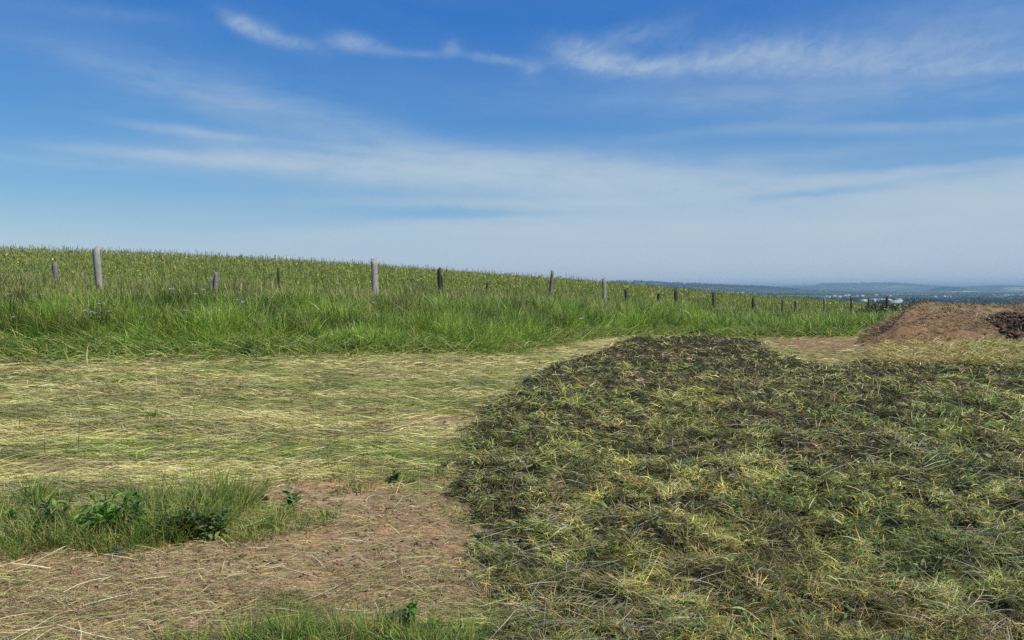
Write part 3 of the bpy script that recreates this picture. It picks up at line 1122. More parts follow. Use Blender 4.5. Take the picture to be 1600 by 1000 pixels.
# single tall wisps standing above the rest
n = 2600
px = rng.uniform(-200, 1500, n)
f0 = np.interp(px, FPX, FY) + 4
Y = f0 + (np.interp(px, [0, 800, 1300, 1500], [62, 72, 95, 100]) - f0) * rng.random(n) ** .6
X = (px - 800) / F * Y
ok = ~((X > 12) & (Y < 34))
X, Y, px = X[ok], Y[ok], px[ok]
n = len(X)
dist = np.sqrt(X * X + Y * Y)
hw_ = np.interp(px, [0, 1000, 1250, 1450], [1.05, 1.0, .9, .75])
V, Q, C = blades(np.stack([X, Y, tn(X, Y) + hw_ * .6], -1), rng.uniform(0, 2 * pi, n), rng.uniform(1.1, 1.57, n), rng.uniform(-.3, .3, n), hw_ * rng.uniform(.45, .85, n), .40 * dist / 804 * rng.uniform(.6, 1.1, n),
                 pick([(142, 150, 84), (150, 138, 96), (112, 128, 70)], [.4, .3, .3], n), 4, tipw=1.1, rootw=.45)
parts.append((V, Q, C))
V, Q, C = merge(parts)
o = build_mesh('crop_field', V, Q, M_CROP, C)
tag(o, 'olive green crop in pod with yellow flowers covering the slope behind the fence', 'crop', kind='stuff')

# ------------------------------------------------------------------ weedy grass clumps in the foreground
parts = []


def clump(cx, cy, rx, ry, n, h, pal, wt, wmul=1.0, leanx=0.0):
    """tufts of upright grass round a spot of the near ground"""
    tX, tY = ground_hit(np.array([float(cx)]), np.array([float(cy)]))
    n = int(n * .5)
    k = max(3, int(n / 38))
    a = rng.uniform(0, 2 * pi, k)
    r = np.sqrt(rng.random(k))
    d = float(tY[0])
    ux = tX[0] + np.cos(a) * r * rx / F * d
    uy = tY[0] + np.sin(a) * r * ry / F * d * d / CAM_H
    i = rng.integers(0, k, n)
    X = ux[i] + rng.normal(0, .035, n)
    Y = uy[i] + rng.normal(0, .035, n)
    hh = h * .92 * rng.uniform(.35, 1.25, n) * (.5 + 1.0 * rng.random(k))[i]
    dist = np.sqrt(X * X + Y * Y)
    col = pick(pal, wt, n, .2)
    az = np.arctan2(Y - uy[i], X - ux[i] + leanx) + rng.normal(0, .5, n)
    V, Q, C = blades(np.stack([X, Y, zg(X, Y, 0) - .005], -1), az, rng.uniform(.9, 1.55, n), rng.uniform(-1.5, -.1, n), hh,
                     np.maximum(.0035, .6 * dist / 804) * rng.uniform(.6, 1.3, n) * wmul, col, 5, rng.normal(0, .3, n), tipw=.1)
    return V, Q, C


PG = [(112, 140, 58), (136, 158, 70), (86, 112, 46), (178, 176, 100), (168, 150, 94)]
WG = [.26, .20, .2, .2, .14]
for (cx, cy, rx, ry, nn_, h) in [(30, 850, 110, 24, 3600, .17), (110, 835, 80, 26, 3000, .18), (200, 845, 90, 16, 3000, .17), (290, 830, 70, 16, 3000, .24),
                                 (345, 800, 50, 22, 2600, .27), (250, 800, 60, 18, 1500, .22), (390, 835, 60, 14, 1800, .10), (450, 815, 70, 18, 2000, .08),
                                 (20, 800, 60, 26, 1500, .20), (545, 1010, 130, 22, 3800, .15), (420, 1010, 70, 22, 1800, .13), (680, 1015, 70, 24, 2600, .15),
                                 (300, 640, 120, 30, 500, .12), (500, 745, 160, 26, 2200, .06), (590, 740, 110, 22, 2600, .07), (280, 1010, 60, 14, 700, .09), (640, 735, 60, 18, 1200, .07),
                                 (500, 715, 50, 14, 900, .07), (900, 725, 40, 16, 900, .09), (850, 740, 40, 14, 500, .08), (1100, 520, 60, 3, 500, .3),
                                 (190, 660, 80, 10, 500, .07), (460, 690, 100, 8, 800, .06), (80, 665, 120, 10, 800, .06)]:
    parts.append(clump(cx, cy, rx, ry, nn_, h, PG, WG))
# a few tall thin culms sticking out of the hay
n = 160
X, Y = screen_samples(n, 20, 860, 600, 850)
ok = ~heap_mask(X, Y)
X, Y = X[ok], Y[ok]
n = len(X)
V, Q, C = blades(np.stack([X, Y, zg(X, Y, 0)], -1), rng.uniform(0, 2 * pi, n), rng.uniform(.8, 1.5, n), rng.uniform(-.5, 0, n), rng.uniform(.12, .38, n),
                 .6 * np.sqrt(X * X + Y * Y) / 804, pick([(190, 186, 120), (150, 160, 90), (110, 100, 70)], [.4, .4, .2], n), 4, tipw=.4)
parts.append((V, Q, C))
V, Q, C = merge(parts)
o = build_mesh('grass_clumps', V, Q, M_GRASS, C)
tag(o, 'clumps of fresh uncut grass left standing in the mown hay', 'grass', kind='stuff')


# ------------------------------------------------------------------ broad-leaved weeds, each a plant
def leaf_quads(base, az, el, bend, L, Wd, col):
    return blades(base, az, el, bend, L, Wd, col, 5, rng.normal(0, .2, len(az)), roll=rng.uniform(-.5, .5, len(az)), tipw=.05, rootw=.18)


def weed(px, py, h, nl, spread, pal, label, leafw=.35):
    X, Y = ground_hit(np.array([float(px)]), np.array([float(py)]))
    x, y = float(X[0]), float(Y[0])
    hz = float(heap_mask(X, Y)[0])
    z = float(zg(X, Y, hz)[0])
    e = empty('leafy_weed', (x, y, z))
    ns = min(5, max(1, nl // 16))
    nl = int(nl * 1.5)
    spread *= .92
    sa = rng.uniform(0, 2 * pi, ns)
    sl = rng.uniform(1.0, 1.5, ns)
    sh = h * rng.uniform(.6, 1.0, ns)
    sb = np.zeros((ns, 3))
    sb[:, 0] = rng.normal(0, spread * .25, ns)
    sb[:, 1] = rng.normal(0, spread * .25, ns)
    bd_ = rng.uniform(-.3, 0, ns)
    sc_ = pick([(96, 120, 60)], [1], ns)
    for j in range(ns):
        V, Q, C = blades(sb[j:j + 1], sa[j:j + 1], sl[j:j + 1], bd_[j:j + 1], sh[j:j + 1], np.full(1, .007), sc_[j:j + 1], 5, tipw=.5, rootw=1)
        build_mesh('stem', V, Q, M_LEAF, C, parent=e)
    i = rng.integers(0, ns, nl)
    t = rng.random(nl) ** .8
    p = sb[i].copy()
    p[:, 0] += np.cos(sa[i]) * np.cos(sl[i]) * sh[i] * t
    p[:, 1] += np.sin(sa[i]) * np.cos(sl[i]) * sh[i] * t
    p[:, 2] += np.sin(sl[i]) * sh[i] * t * .95
    L = spread * rng.uniform(.3, 1.0, nl) * (1.1 - .5 * t)
    V, Q, C = leaf_quads(p, rng.uniform(0, 2 * pi, nl), rng.uniform(.1, 1.1, nl), rng.uniform(-1.3, -.1, nl), L, L * leafw * rng.uniform(.7, 1.3, nl), pick(pal, np.ones(len(pal)), nl, .2))
    build_mesh('leaves', V, Q, M_LEAF, C, parent=e)
    tag(e, label, 'weed', 'leafy weeds in the foreground')
    return e


DG = [(88, 124, 44), (76, 108, 42), (112, 146, 56)]
DK = [(92, 116, 50), (112, 136, 60), (136, 146, 80), (76, 98, 46)]
BR = [(124, 166, 54), (102, 144, 48), (140, 178, 70)]
weed(85, 838, .32, 90, .13, DK, 'dark slender weed at the left end of the big green clump')
weed(160, 838, .36, 130, .14, BR, 'brightest green leafy weed in the middle of the big clump')
weed(205, 838, .33, 110, .13, DG, 'mid green bushy weed right of the brightest one')
weed(290, 842, .30, 130, .14, DK, 'dark green weed with drooping leaves under tall grass at the bare earth edge', .3)
weed(338, 842, .26, 90, .12, DK, 'low dark weed at the right end of the big green clump')
weed(12, 818, .18, 36, .11, DG, 'broad green weed cut by the left edge of the photo')
weed(460, 792, .13, 26, .13, DG, 'small lone dock rosette right of the big clump', .45)
weed(408, 786, .06, 26, .08, [(84, 62, 50), (66, 52, 44)], 'small withered brown weed beside the lone dock', .4)
weed(640, 985, .16, 60, .11, DG, 'leafy green weed at the bottom edge near the cut weeds', .45)
weed(700, 990, .15, 46, .10, DG, 'upright green weed close to the edge of the cut weeds', .45)
weed(600, 1015, .12, 40, .10, BR, 'pale green weed among grass at the very bottom', .4)
weed(616, 752, .12, 44, .08, DK, 'dark little weed on the green patch behind the pinkish bare earth', .4)
weed(690, 735, .10, 36, .08, DK, 'low weed on the green patch touching the cut weeds', .4)
weed(180, 862, .05, 22, .07, [(120, 124, 116), (86, 92, 84)], 'withered grey weed lying on the soil before the big clump', .5)
weed(820, 604, .14, 30, .16, [(120, 132, 116), (88, 100, 80)], 'grey green thistle at the upper left corner of the cut weeds', .4)
weed(1055, 520, .45, 260, .26, [(84, 116, 50), (66, 94, 42)], 'dark bushy weed at the foot of the tall grass above the cut weeds', .14)
weed(1190, 521, .32, 170, .20, [(84, 116, 50), (66, 94, 42)], 'smaller dark weed in the grass edge before the mound', .14)
weed(555, 550, .30, 150, .2, [(80, 100, 50), (110, 122, 70)], 'dark weed sprawling at the middle of the tall grass edge', .14)
weed(385, 556, .22, 150, .24, [(90, 120, 50), (72, 100, 42)], 'dark flattened weed at the tall grass edge on the left', .14)


# ------------------------------------------------------------------ wild flowers in the tall grass
def ico_flower(parent, z, r, cols):
    n = 9
    az = np.arange(n) * 2 * pi / n
    base = np.tile(np.array([[0, 0, z]]), (n, 1))
    V, Q, C = blades(base, az, np.full(n, .75), np.full(n, -.3), np.full(n, r), np.full(n, r * .75), cols, 2, roll=np.zeros(n), tipw=.7, rootw=.5)
    build_mesh('petals', V, Q, M_LEAF, C, parent=parent)
    V, Tt, C = lumps(np.zeros(1), np.zeros(1), np.full(1, z + .012), np.full(1, r * .32), alb(214, 186, 70)[None])
    build_mesh('flower_centre', V, None, M_LEAF, C, parent=parent, tris=Tt)


def wildflower(px, py, Y, r, tint, label, group):
    Y = min(Y, float(np.interp(px, VPX, VY)) + .9) if Y < 20 else Y - 1.5
    r *= 1.7
    p = at(px, py, Y)
    z = float(tn(p[0:1], p[1:2])[0])
    h = max(.25, p[2] - z)
    e = empty('wildflower', (p[0], p[1], z))
    V, Q, C = blades(np.zeros((1, 3)), np.zeros(1), np.full(1, 1.57), np.zeros(1), np.full(1, h), np.full(1, .008), alb(110, 140, 70)[None], 4, roll=np.zeros(1), tipw=1, rootw=1)
    build_mesh('stem', V, Q, M_LEAF, C, parent=e)
    ico_flower(e, h, r, np.tile(lin(tint)[None], (9, 1)))
    tag(e, label, 'flower', group)


WH = (238, 238, 230)
wildflower(268, 454, 18.6, .045, WH, 'large white daisy standing alone right of the left tall post', 'white daisies in the tall grass')
wildflower(306, 461, 18.4, .04, WH, 'white daisy to the right of the largest daisy', 'white daisies in the tall grass')
wildflower(318, 454, 18.7, .035, WH, 'higher small daisy below the ragged grey stub', 'white daisies in the tall grass')
wildflower(328, 505, 17.0, .04, WH, 'low white daisy nearest the mown hay', 'white daisies in the tall grass')
for i_, (x_, y_) in enumerate([(134, 487), (144, 489), (149, 491), (156, 476), (141, 496), (148, 504), (170, 488), (180, 511), (238, 512), (186, 506), (192, 508)]):
    wildflower(x_, y_, 17.1 + (505 - y_) * .012, .034, (240, 236, 246), 'small white flower in the cluster below the left tall post', 'small white flowers below the left tall post')
for i_, (x_, y_) in enumerate([(54, 463), (66, 462), (14, 461), (344, 487), (371, 470), (380, 474), (379, 473), (290, 487), (224, 497), (22, 497), (584, 474), (256, 512)]):
    wildflower(x_, y_, 17.6 + (500 - y_) * .02, .030, (240, 224, 236), 'tiny pale flower scattered in the tall grass on the left', 'tiny pale flowers scattered in the tall grass')
for (x_, y_, Y_) in [(914, 453, 29), (909, 500, 22), (1023, 460, 31), (1215, 489, 37), (744, 520, 19.5)]:
    wildflower(x_, y_, Y_, .045, (224, 214, 190), 'small cream flower in the tall grass right of the middle tall post', 'cream flowers in the grass to the right')


# ------------------------------------------------------------------ fence posts
def post(px, ytop, Y, wpx, lean, tint, label, cap=None, hgt=None, split=0):
    p = at(px, ytop, Y)
    r = wpx * (.43 if wpx > 8.5 else .36) / F * Y
    # foot stands on the ground straight under the leaning top
    Hh = p[2] - float(tn(np.array([p[0]]), np.array([Y]))[0])
    x0 = p[0] - lean * Hh
    zg_ = float(tn(np.array([x0]), np.array([Y]))[0])
    H = p[2] - zg_ + .02
    e = empty('fence_post', (x0, Y, zg_))
    k = 12
    nz_ = 11
    vs = []
    ph = rng.uniform(0, 6.28)
    ang = np.arange(k) * 2 * pi / k
    shape = 1 + .12 * np.sin(2 * ang + ph) + .07 * np.sin(5 * ang + ph * 2) + rng.normal(0, .04, k)
    for j in range(nz_):
        t = j / (nz_ - 1)
        rad = r * (1.06 - .14 * t) * shape * (1 + .05 * np.sin(7 * t + ph) + rng.normal(0, .025, k))
        zz_ = -.1 + t * (H + .1)
        if j == nz_ - 1:
            zz_ = zz_ + r * .7 * np.sin(ang + ph) + rng.normal(0, r * .3, k) * 1.0
        cx = lean * (-.1 + t * (H + .1)) + .015 * np.sin(3 * t + ph)
        vs.append(np.stack([cx + np.cos(ang) * rad, np.sin(ang) * rad, np.full(k, 0.) + zz_], -1))
    V = np.concatenate(vs)
    i0 = np.arange(nz_ - 1)[:, None] * k + np.arange(k)[None]
    i1 = np.arange(nz_ - 1)[:, None] * k + (np.arange(k)[None] + 1) % k
    Q = np.stack([i0, i1, i1 + k, i0 + k], -1).reshape(-1, 4)
    top = np.array([[lean * H, 0, V[-k:, 2].mean() - r * .2]])
    V = np.concatenate([V, top])
    Tt = np.stack([np.arange(k) + (nz_ - 1) * k, (np.arange(k) + 1) % k + (nz_ - 1) * k, np.full(k, nz_ * k)], -1)
    C = np.tile(lin(tint)[None], (len(V), 1))
    build_mesh('shaft', V, Q, M_WOOD, C, parent=e, tris=Tt, smooth=False)
    if split:     # a second, paler splinter of wood beside the shaft; one imitates a sunlit edge
        hh = H * .8
        V2 = V * np.array([.45, .45, .82]) + np.array([r * 1.2 * split, -.02, 0])
        build_mesh('splinter', V2, Q, M_WOOD, C * 1.5, parent=e, tris=Tt)
    # barbed wire staple and a short loop of wire
    bpyw = []
    for zz_ in (H * .7,):
        th = np.linspace(0, 2 * pi, 13)[:-1]
        bpyw.append((zz_, th))
    Vw, Qw = [], []
    for zz_, th in bpyw:
        b0 = len(Vw) * 24
        rw = r * 1.22
        a_ = np.stack([lean * zz_ + np.cos(th) * rw, np.sin(th) * rw, np.full(12, zz_ - .003)], -1)
        b_ = a_ + np.array([0, 0, .006])
        Vw.append(np.concatenate([a_, b_]))
        jj = np.arange(12)
        Qw.append(np.stack([jj, (jj + 1) % 12, (jj + 1) % 12 + 12, jj + 12], -1) + b0)
    build_mesh('wire_loop', np.concatenate(Vw), np.concatenate(Qw), M_WIRE, parent=e)
    tag(e, label, 'fence post', 'wooden posts of the field fence')
    return e


M_WIRE = plain_material('rusty_wire', alb(90, 80, 74), .6)
GREY = (164, 157, 146)
GREY2 = (150, 142, 136)
MID = (128, 118, 106)
DARK = (66, 60, 52)
post(151, 389, 20.5, 13, -.05, GREY, 'tallest pale grey wooden post standing above the crop at left')
post(86, 413, 22, 9, -.04, (128, 122, 116), 'short dark grey stub left of the tallest pale post')
post(337, 426, 22, 11, 0, (128, 122, 114), 'ragged short grey stub between the tallest post and the thin dark stake', split=-1)
post(434, 421, 23.5, 6, -.09, DARK, 'thin dark stake leaning left in the tall grass')
post(584, 407, 24, 12, -.02, GREY, 'pale grey flat-topped post near the middle of the crop edge')
post(687, 421, 26, 8, -.02, DARK, 'dark weathered post with light splinter beside it', split=1)
post(762, 443, 28, 5, 0, DARK, 'short dark stake left of the slim tall post')
post(863, 425, 29.5, 8, .06, MID, 'slim tall grey-brown post leaning right at the crop skyline')
post(944, 437, 32, 8, 0, (156, 150, 138), 'upright grey post where the far hills begin')
post(978, 453, 34, 6, 0, DARK, 'short dark stub right of the upright grey post')
post(1030, 459, 35, 6, .05, DARK, 'small dark stub with wide head left of the crooked dark post')
post(1056, 454, 36, 7, .03, DARK, 'dark crooked post with light splinter at its side', split=1)
post(1115, 457, 38, 5, .03, DARK, 'thin dark stake alone before the blue hills')
post(1177, 465, 41, 5, .03, DARK, 'dark post with sunlit edge put in as paler wood at the start of the distant row', split=1)  # paler splinter imitates sunlight on the post's right edge
post(1222, 469, 43, 4, 0, DARK, 'thin dark post second in the distant row')
post(1244, 470, 44, 6, 0, MID, 'two-tone light and dark post third in the distant row')
post(1288, 467, 46.5, 5, 0, MID, 'tall slim post before the pale field strip')
post(1330, 465, 49, 4, 0, DARK, 'dark thin post left of the brambles')
post(1357, 466, 51, 4, 0, DARK, 'dark post rising from the left end of the brambles')
post(1386, 464, 53, 5, 0, DARK, 'dark tall post in the middle of the brambles')

# ------------------------------------------------------------------ brambles behind the far end of the fence
for i_, (px_, Yb, w_, h_, lab) in enumerate([
        (1352, 47, 1.0, .75, 'leftmost round bramble at the end of the tall grass'),
        (1374, 48, 1.0, .85, 'low bramble second from the left below the dark posts'),
        (1398, 50, 1.2, .95, 'bramble bush beneath the white sheds'),
        (1420, 49, 1.2, .85, 'bramble bush touching the left slope of the mound'),
        (1376, 56, 1.6, 1.2, 'taller bramble thicket standing behind the other brambles'),
        (1434, 55, 1.4, 1.3, 'dark bramble at the crest of the mound slope')]):
    x = (px_ - 800) / F * Yb
    z = float(tn(np.array([x]), np.array([float(Yb)]))[0])
    e = empty('bramble_bush', (x, Yb, z))
    for _k in range(7):
        V, Q, C = blades(np.zeros((1, 3)), rng.uniform(0, 6.28, 1), rng.uniform(.7, 1.4, 1), rng.uniform(-.8, -.1, 1), np.full(1, h_ * 1.1), np.full(1, .03), pick([(84, 70, 50)], [1], 1), 5, tipw=.4)
        build_mesh('stem', V, Q, M_LEAF, C, parent=e)
    nl = 2600
    a = rng.uniform(0, 2 * pi, nl)
    el = np.arcsin(rng.random(nl))
    lump = .72 + .28 * np.sin(3 * a + i_) * np.cos(4 * el + i_) + rng.normal(0, .1, nl)
    rr_ = rng.random(nl) ** .4 * lump
    p = np.stack([np.cos(a) * np.cos(el) * rr_ * w_, np.sin(a) * np.cos(el) * rr_ * w_ * .8, np.sin(el) * rr_ * h_ + .05], -1)
    V, Q, C = blades(p, rng.uniform(0, 6.28, nl), rng.uniform(-.6, 1.2, nl), rng.uniform(-.6, .2, nl), rng.uniform(.06, .14, nl), rng.uniform(.05, .09, nl),
                     pick([(62, 82, 44), (82, 98, 54), (48, 66, 38), (110, 116, 66)], [.35, .25, .32, .08], nl, .2), 2, tipw=.3)
    build_mesh('foliage', V, Q, M_LEAF, C, parent=e)
    tag(e, lab, 'bramble', 'brambles at the far end of the fence')


# ------------------------------------------------------------------ field gate beyond the mound
def boxes(lst):
    Vs, Qs = [], []
    for k, (x0, x1, y0, y1, z0, z1) in enumerate(lst):
        Vs.append(np.array([(x0, y0, z0), (x1, y0, z0), (x1, y1, z0), (x0, y1, z0), (x0, y0, z1), (x1, y0, z1), (x1, y1, z1), (x0, y1, z1)], float))
        Qs.append(np.array([(0, 3, 2, 1), (4, 5, 6, 7), (0, 1, 5, 4), (1, 2, 6, 5), (2, 3, 7, 6), (3, 0, 4, 7)]) + 8 * k)
    return np.concatenate(Vs), np.concatenate(Qs)


Yg = 60.0
xg = (1431 - 800) / F * Yg
xg2 = (1454 - 800) / F * Yg
zgt = float(tn(np.array([xg]), np.array([Yg]))[0])
ztop = CAM_H + (446.9 - 470.2) / F * Yg
e = empty('field_gate', (xg, Yg, zgt))
for kx in (0.0, xg2 - xg):
    V, Q = boxes([(kx - .06, kx + .06, -.06, .06, -.2, ztop - zgt + (.05 if kx else -.05))])
    build_mesh('gate_post', V, Q, M_WOOD, np.tile(lin((62, 58, 52))[None], (len(V), 1)), parent=e)
for kk in range(3):
    zr = (ztop - zgt) - .05 - kk * .26
    V, Q = boxes([(.06, xg2 - xg - .06, -.025, .025, zr - .05, zr + .01)])
    build_mesh('rail', V, Q, M_WOOD, np.tile(lin((62, 58, 52))[None], (len(V), 1)), parent=e)
tag(e, 'small dark wooden gate with level top rail behind the mound crest', 'gate')

# ------------------------------------------------------------------ earth mound
mx = np.linspace(9.5, 34, 420)
my = np.linspace(18.5, 34, 260)
MX, MY = np.meshgrid(mx, my, indexing='ij')
MX = MX.ravel()
MY = MY.ravel()
cxm, cym = 22.0, 25.8
wxn = (fbm(MX * .5, MY * .5, 3, .5, 500) - .5) * 1.6
lin_ = lambda a_, b_, v_: np.clip((v_ - a_) / (b_ - a_), 0, 1)
wy_ = (fbm(MX * .7 + 4, MY * .7, 3, .55, 505) - .5) * 1.4
pl_ = lin_(.425, .515, MX / MY + wxn * .012)
pf_ = lin_(21.0, 24.2, MY + wy_)
pb_ = 1 - lin_(27, 31, MY + wy_)
pr_ = 1 - lin_(28, 33, MX)
prof = np.minimum(np.minimum(pl_, pf_), np.minimum(pb_, pr_))
prof = .35 * prof + .65 * prof * prof * (3 - 2 * prof)
top = 1.00 + .05 * np.sin(MX * .7) + (fbm(MX * .7, MY * .7, 4, .55, 510) - .5) * .22
hh = prof * top
det = (fbm(MX * 2.0, MY * 3.6, 5, .6, 520) - .5) * .17 + (fbm(MX * 9, MY * 9, 3, .6, 530) - .5) * .09
ridge = np.sin(MY * 5.2 + 2 * fbm(MX * .5, MY * .9, 2, .5, 8)) * .025
MZ = tn(MX, MY) + hh + (det + ridge) * sst(.0, .25, prof) - .05 * (1 - sst(0, .05, prof)) - .03
m1 = fbm(MX * 1.2, MY * 2.0, 4, .6, 540)
m2 = fbm(MX * 7, MY * 10, 3, .6, 550)
cm = alb(130, 108, 80)[None] * (1 - sst(.36, .60, m1))[:, None] + alb(146, 126, 92)[None] * sst(.40, .62, m1)[:, None]
cm = cm * (.7 + .6 * m2[:, None])
lft = (1 - sst(11.5, 15, MX + wxn * 2))[:, None]
cm = cm * (1 - lft * .5) + alb(132, 102, 74)[None] * lft * .5
ni, nj = len(mx), len(my)
ii = np.arange(ni * nj).reshape(ni, nj)
Q = np.stack([ii[:-1, :-1], ii[1:, :-1], ii[1:, 1:], ii[:-1, 1:]], -1).reshape(-1, 4)
qd = prof[Q].max(1) > .0
mound_V = np.stack([MX, MY, MZ], -1)
mound = build_mesh('earth_mound', mound_V, Q[qd], M_SOIL, cm, smooth=True)
tag(mound, 'long flat-topped mound of reddish brown earth on the right', 'earth mound')


def mound_z(x, y):
    u = np.clip((x - mx[0]) / (mx[1] - mx[0]), 0, ni - 1).astype(int)
    v = np.clip((y - my[0]) / (my[1] - my[0]), 0, nj - 1).astype(int)
    return MZ.reshape(ni, nj)[u, v], prof.reshape(ni, nj)[u, v]


# dry grass and crumbs on the mound, one part of it
n = 60000
X = rng.uniform(10, 28, n)
Y = rng.uniform(20, 28, n)
z, pf = mound_z(X, Y)
ok = (pf > .05) & (fbm(X * 1.1, Y * 2.2, 3, .55, 560) > .40)
X, Y, z = X[ok], Y[ok], z[ok]
n = len(X)
V, Q, C = blades(np.stack([X, Y, z + .01], -1), rng.normal(0, .9, n) + (rng.random(n) < .5) * pi, rng.uniform(0, .7, n), rng.uniform(-.7, 0, n), rng.uniform(.06, .25, n),
                 .55 * 24 / 804 * rng.uniform(.5, 1.1, n), pick([(176, 150, 108), (150, 124, 86), (134, 128, 76), (110, 84, 64)], [.3, .3, .2, .2], n), 2)
o = build_mesh('dry_grass', V, Q, M_HAY, C, parent=mound)
tag(o, kind='stuff')
n = 12000
X = rng.uniform(9.8, 28, n)
Y = rng.uniform(19.5, 28, n)
z, pf = mound_z(X, Y)
ok = pf > .002
X, Y, z = X[ok], Y[ok], z[ok]
n = len(X)
sz = rng.gamma(1.4, .009, n) + .008
V, Tt, C = lumps(X, Y, z + sz * .2, sz, pick([(136, 108, 80), (160, 134, 102), (108, 84, 62), (82, 64, 50)], [.35, .25, .25, .15], n))
o = build_mesh('crumbs', V, None, M_SOIL, C, tris=Tt, parent=mound)
tag(o, kind='stuff')

# dark turf heap at the right edge, leaning on the mound
rt = np.random.default_rng(11)
ctr = at(1628, 520, 22.3)
e = empty('turf_heap', (ctr[0], 22.3, float(tn(np.array([ctr[0]]), np.array([22.3]))[0])))
from mathutils import noise as mnoise
import bmesh
for k in range(120):
    bm = bmesh.new()
    bmesh.ops.create_icosphere(bm, subdivisions=3, radius=1.0)
    a = rt.uniform(0, 2 * pi)
    r_ = math.sqrt(rt.random())
    lx = math.cos(a) * r_ * 1.25
    ly = math.sin(a) * r_ * 1.5
    px_ = ctr[0] + lx
    py_ = 22.3 + ly
    mzv, pf = mound_z(np.array([px_]), np.array([py_]))
    gzv = max(float(mzv[0]), float(tn(np.array([px_]), np.array([py_]))[0])) - e.location.z
    h_ = .30 * (1 - r_ ** 2) * rt.uniform(.3, 1.0)
    s = rt.uniform(.05, .15)
    off = Vector((rt.uniform(0, 50), rt.uniform(0, 50), 0))
    for v in bm.verts:
        nn_ = mnoise.fractal(v.co * 1.4 + off, .8, 2.0, 4)
        nn2 = mnoise.noise(v.co * 5 + off)
        v.co = v.co * s * (1 + .95 * nn_ + .35 * nn2)
        v.co.z *= .7
        v.co += Vector((lx, ly, gzv + h_))
    me = bpy.data.meshes.new('sod')
    bm.to_mesh(me)
    bm.free()
    me.materials.append(M_CLOD)
    o = bpy.data.objects.new('sod', me)
    COL.objects.link(o)
    o.parent = e
n = 2600
a = rng.uniform(0, 2 * pi, n)
r_ = np.sqrt(rng.random(n)) * 1.1
lx = np.cos(a) * r_ * 1.25
ly = np.sin(a) * r_ * 1.5
mzv, _p = mound_z(ctr[0] + lx, 22.3 + ly)
bz = np.maximum(mzv, tn(ctr[0] + lx, 22.3 + ly)) - e.location.z + .3 * (1 - np.minimum(r_, 1) ** 2) * rng.random(n)
V, Q, C = blades(np.stack([lx, ly, bz], -1), rng.uniform(0, 6.28, n), rng.uniform(-.3, .9, n), rng.uniform(-1, 0, n), rng.uniform(.1, .3, n), .018 * rng.uniform(.5, 1.1, n),
                 pick([(140, 126, 112), (100, 88, 76), (112, 118, 70), (168, 156, 140)], [.3, .3, .2, .2], n), 3)
o = build_mesh('roots', V, Q, M_HAY, C, parent=e)
tag(o, kind='stuff')
tag(e, 'heap of dark upturned turf and roots at the right end of the mound', 'turf heap')


# ------------------------------------------------------------------ far trees
def blob_trees(X, Y, Zb, H, Wd, col, squash=1.0):
    """many small leaf clumps for far crowns; returns verts, tris, cols"""
    n = len(X)
    k = 7
    i = np.repeat(np.arange(n), k)
    m = n * k
    a = rng.uniform(0, 2 * pi, m)
    r = np.sqrt(rng.random(m)) * .62
    cx = X[i] + np.cos(a) * r * Wd[i] * .5
    cy = Y[i] + np.sin(a) * r * Wd[i] * .5
    cz = Zb[i] + H[i] * rng.uniform(.25, .85, m) * (1 - .4 * r)
    sz = Wd[i] * rng.uniform(.16, .34, m)
    return lumps(cx, cy, cz, sz, col[i] * np.exp(rng.normal(0, .15, (m, 1))), flat=.9)


rf = np.random.default_rng(21)
PT = []
# hedges and belts: (px, D, half length px, count, height)
belts = []
for _ in range(150):
    D = float(np.exp(rf.uniform(np.log(1500), np.log(11000))))
    px_ = rf.uniform(900, 1850)
    belts.append((px_, D, rf.uniform(8, 60), rf.uniform(.1, .45)))
belts += [(1385, 2500, 38, .05), (1370, 2350, 45, .1), (1400, 2300, 40, .05), (1350, 2700, 30, .1), (1475, 2350, 48, .03), (1450, 1700, 60, .05),
          (1580, 2600, 40, .1), (1575, 2450, 50, .08), (1560, 2750, 40, .1), (1620, 2500, 40, .1), (1245, 2900, 36, .1), (1180, 3500, 60, .2), (1500, 1750, 60, .8), (1540, 1500, 60, .02),
          (1050, 5800, 60, .4), (1090, 5900, 70, .3), (1010, 5700, 50, .3), (1150, 6400, 60, .3), (1200, 6800, 70, .3), (1290, 7000, 60, .3), (1230, 5000, 50, .2), (1200, 5400, 60, .2)]
Xs, Ys, Hs = [], [], []
for px_, D, hl, slope in belts:
    L_ = hl / F * D * 2
    cnt = int(L_ / (9 if D < 4500 else 16)) * (2 if D < 4500 else 2)
    t = rf.uniform(-.5, .5, cnt)
    cx = (px_ - 800) / F * D
    sl = slope * rf.choice([-1, 1])
    Xs.append(cx + t * L_)
    Ys.append(D + t * L_ * sl * 3 + rf.normal(0, 14, cnt))
    Hs.append(rf.uniform(6, 13, cnt) * (1 if D < 4500 else 1.25))
Xs = np.concatenate(Xs)
Ys = np.concatenate(Ys)
Hs = np.concatenate(Hs)
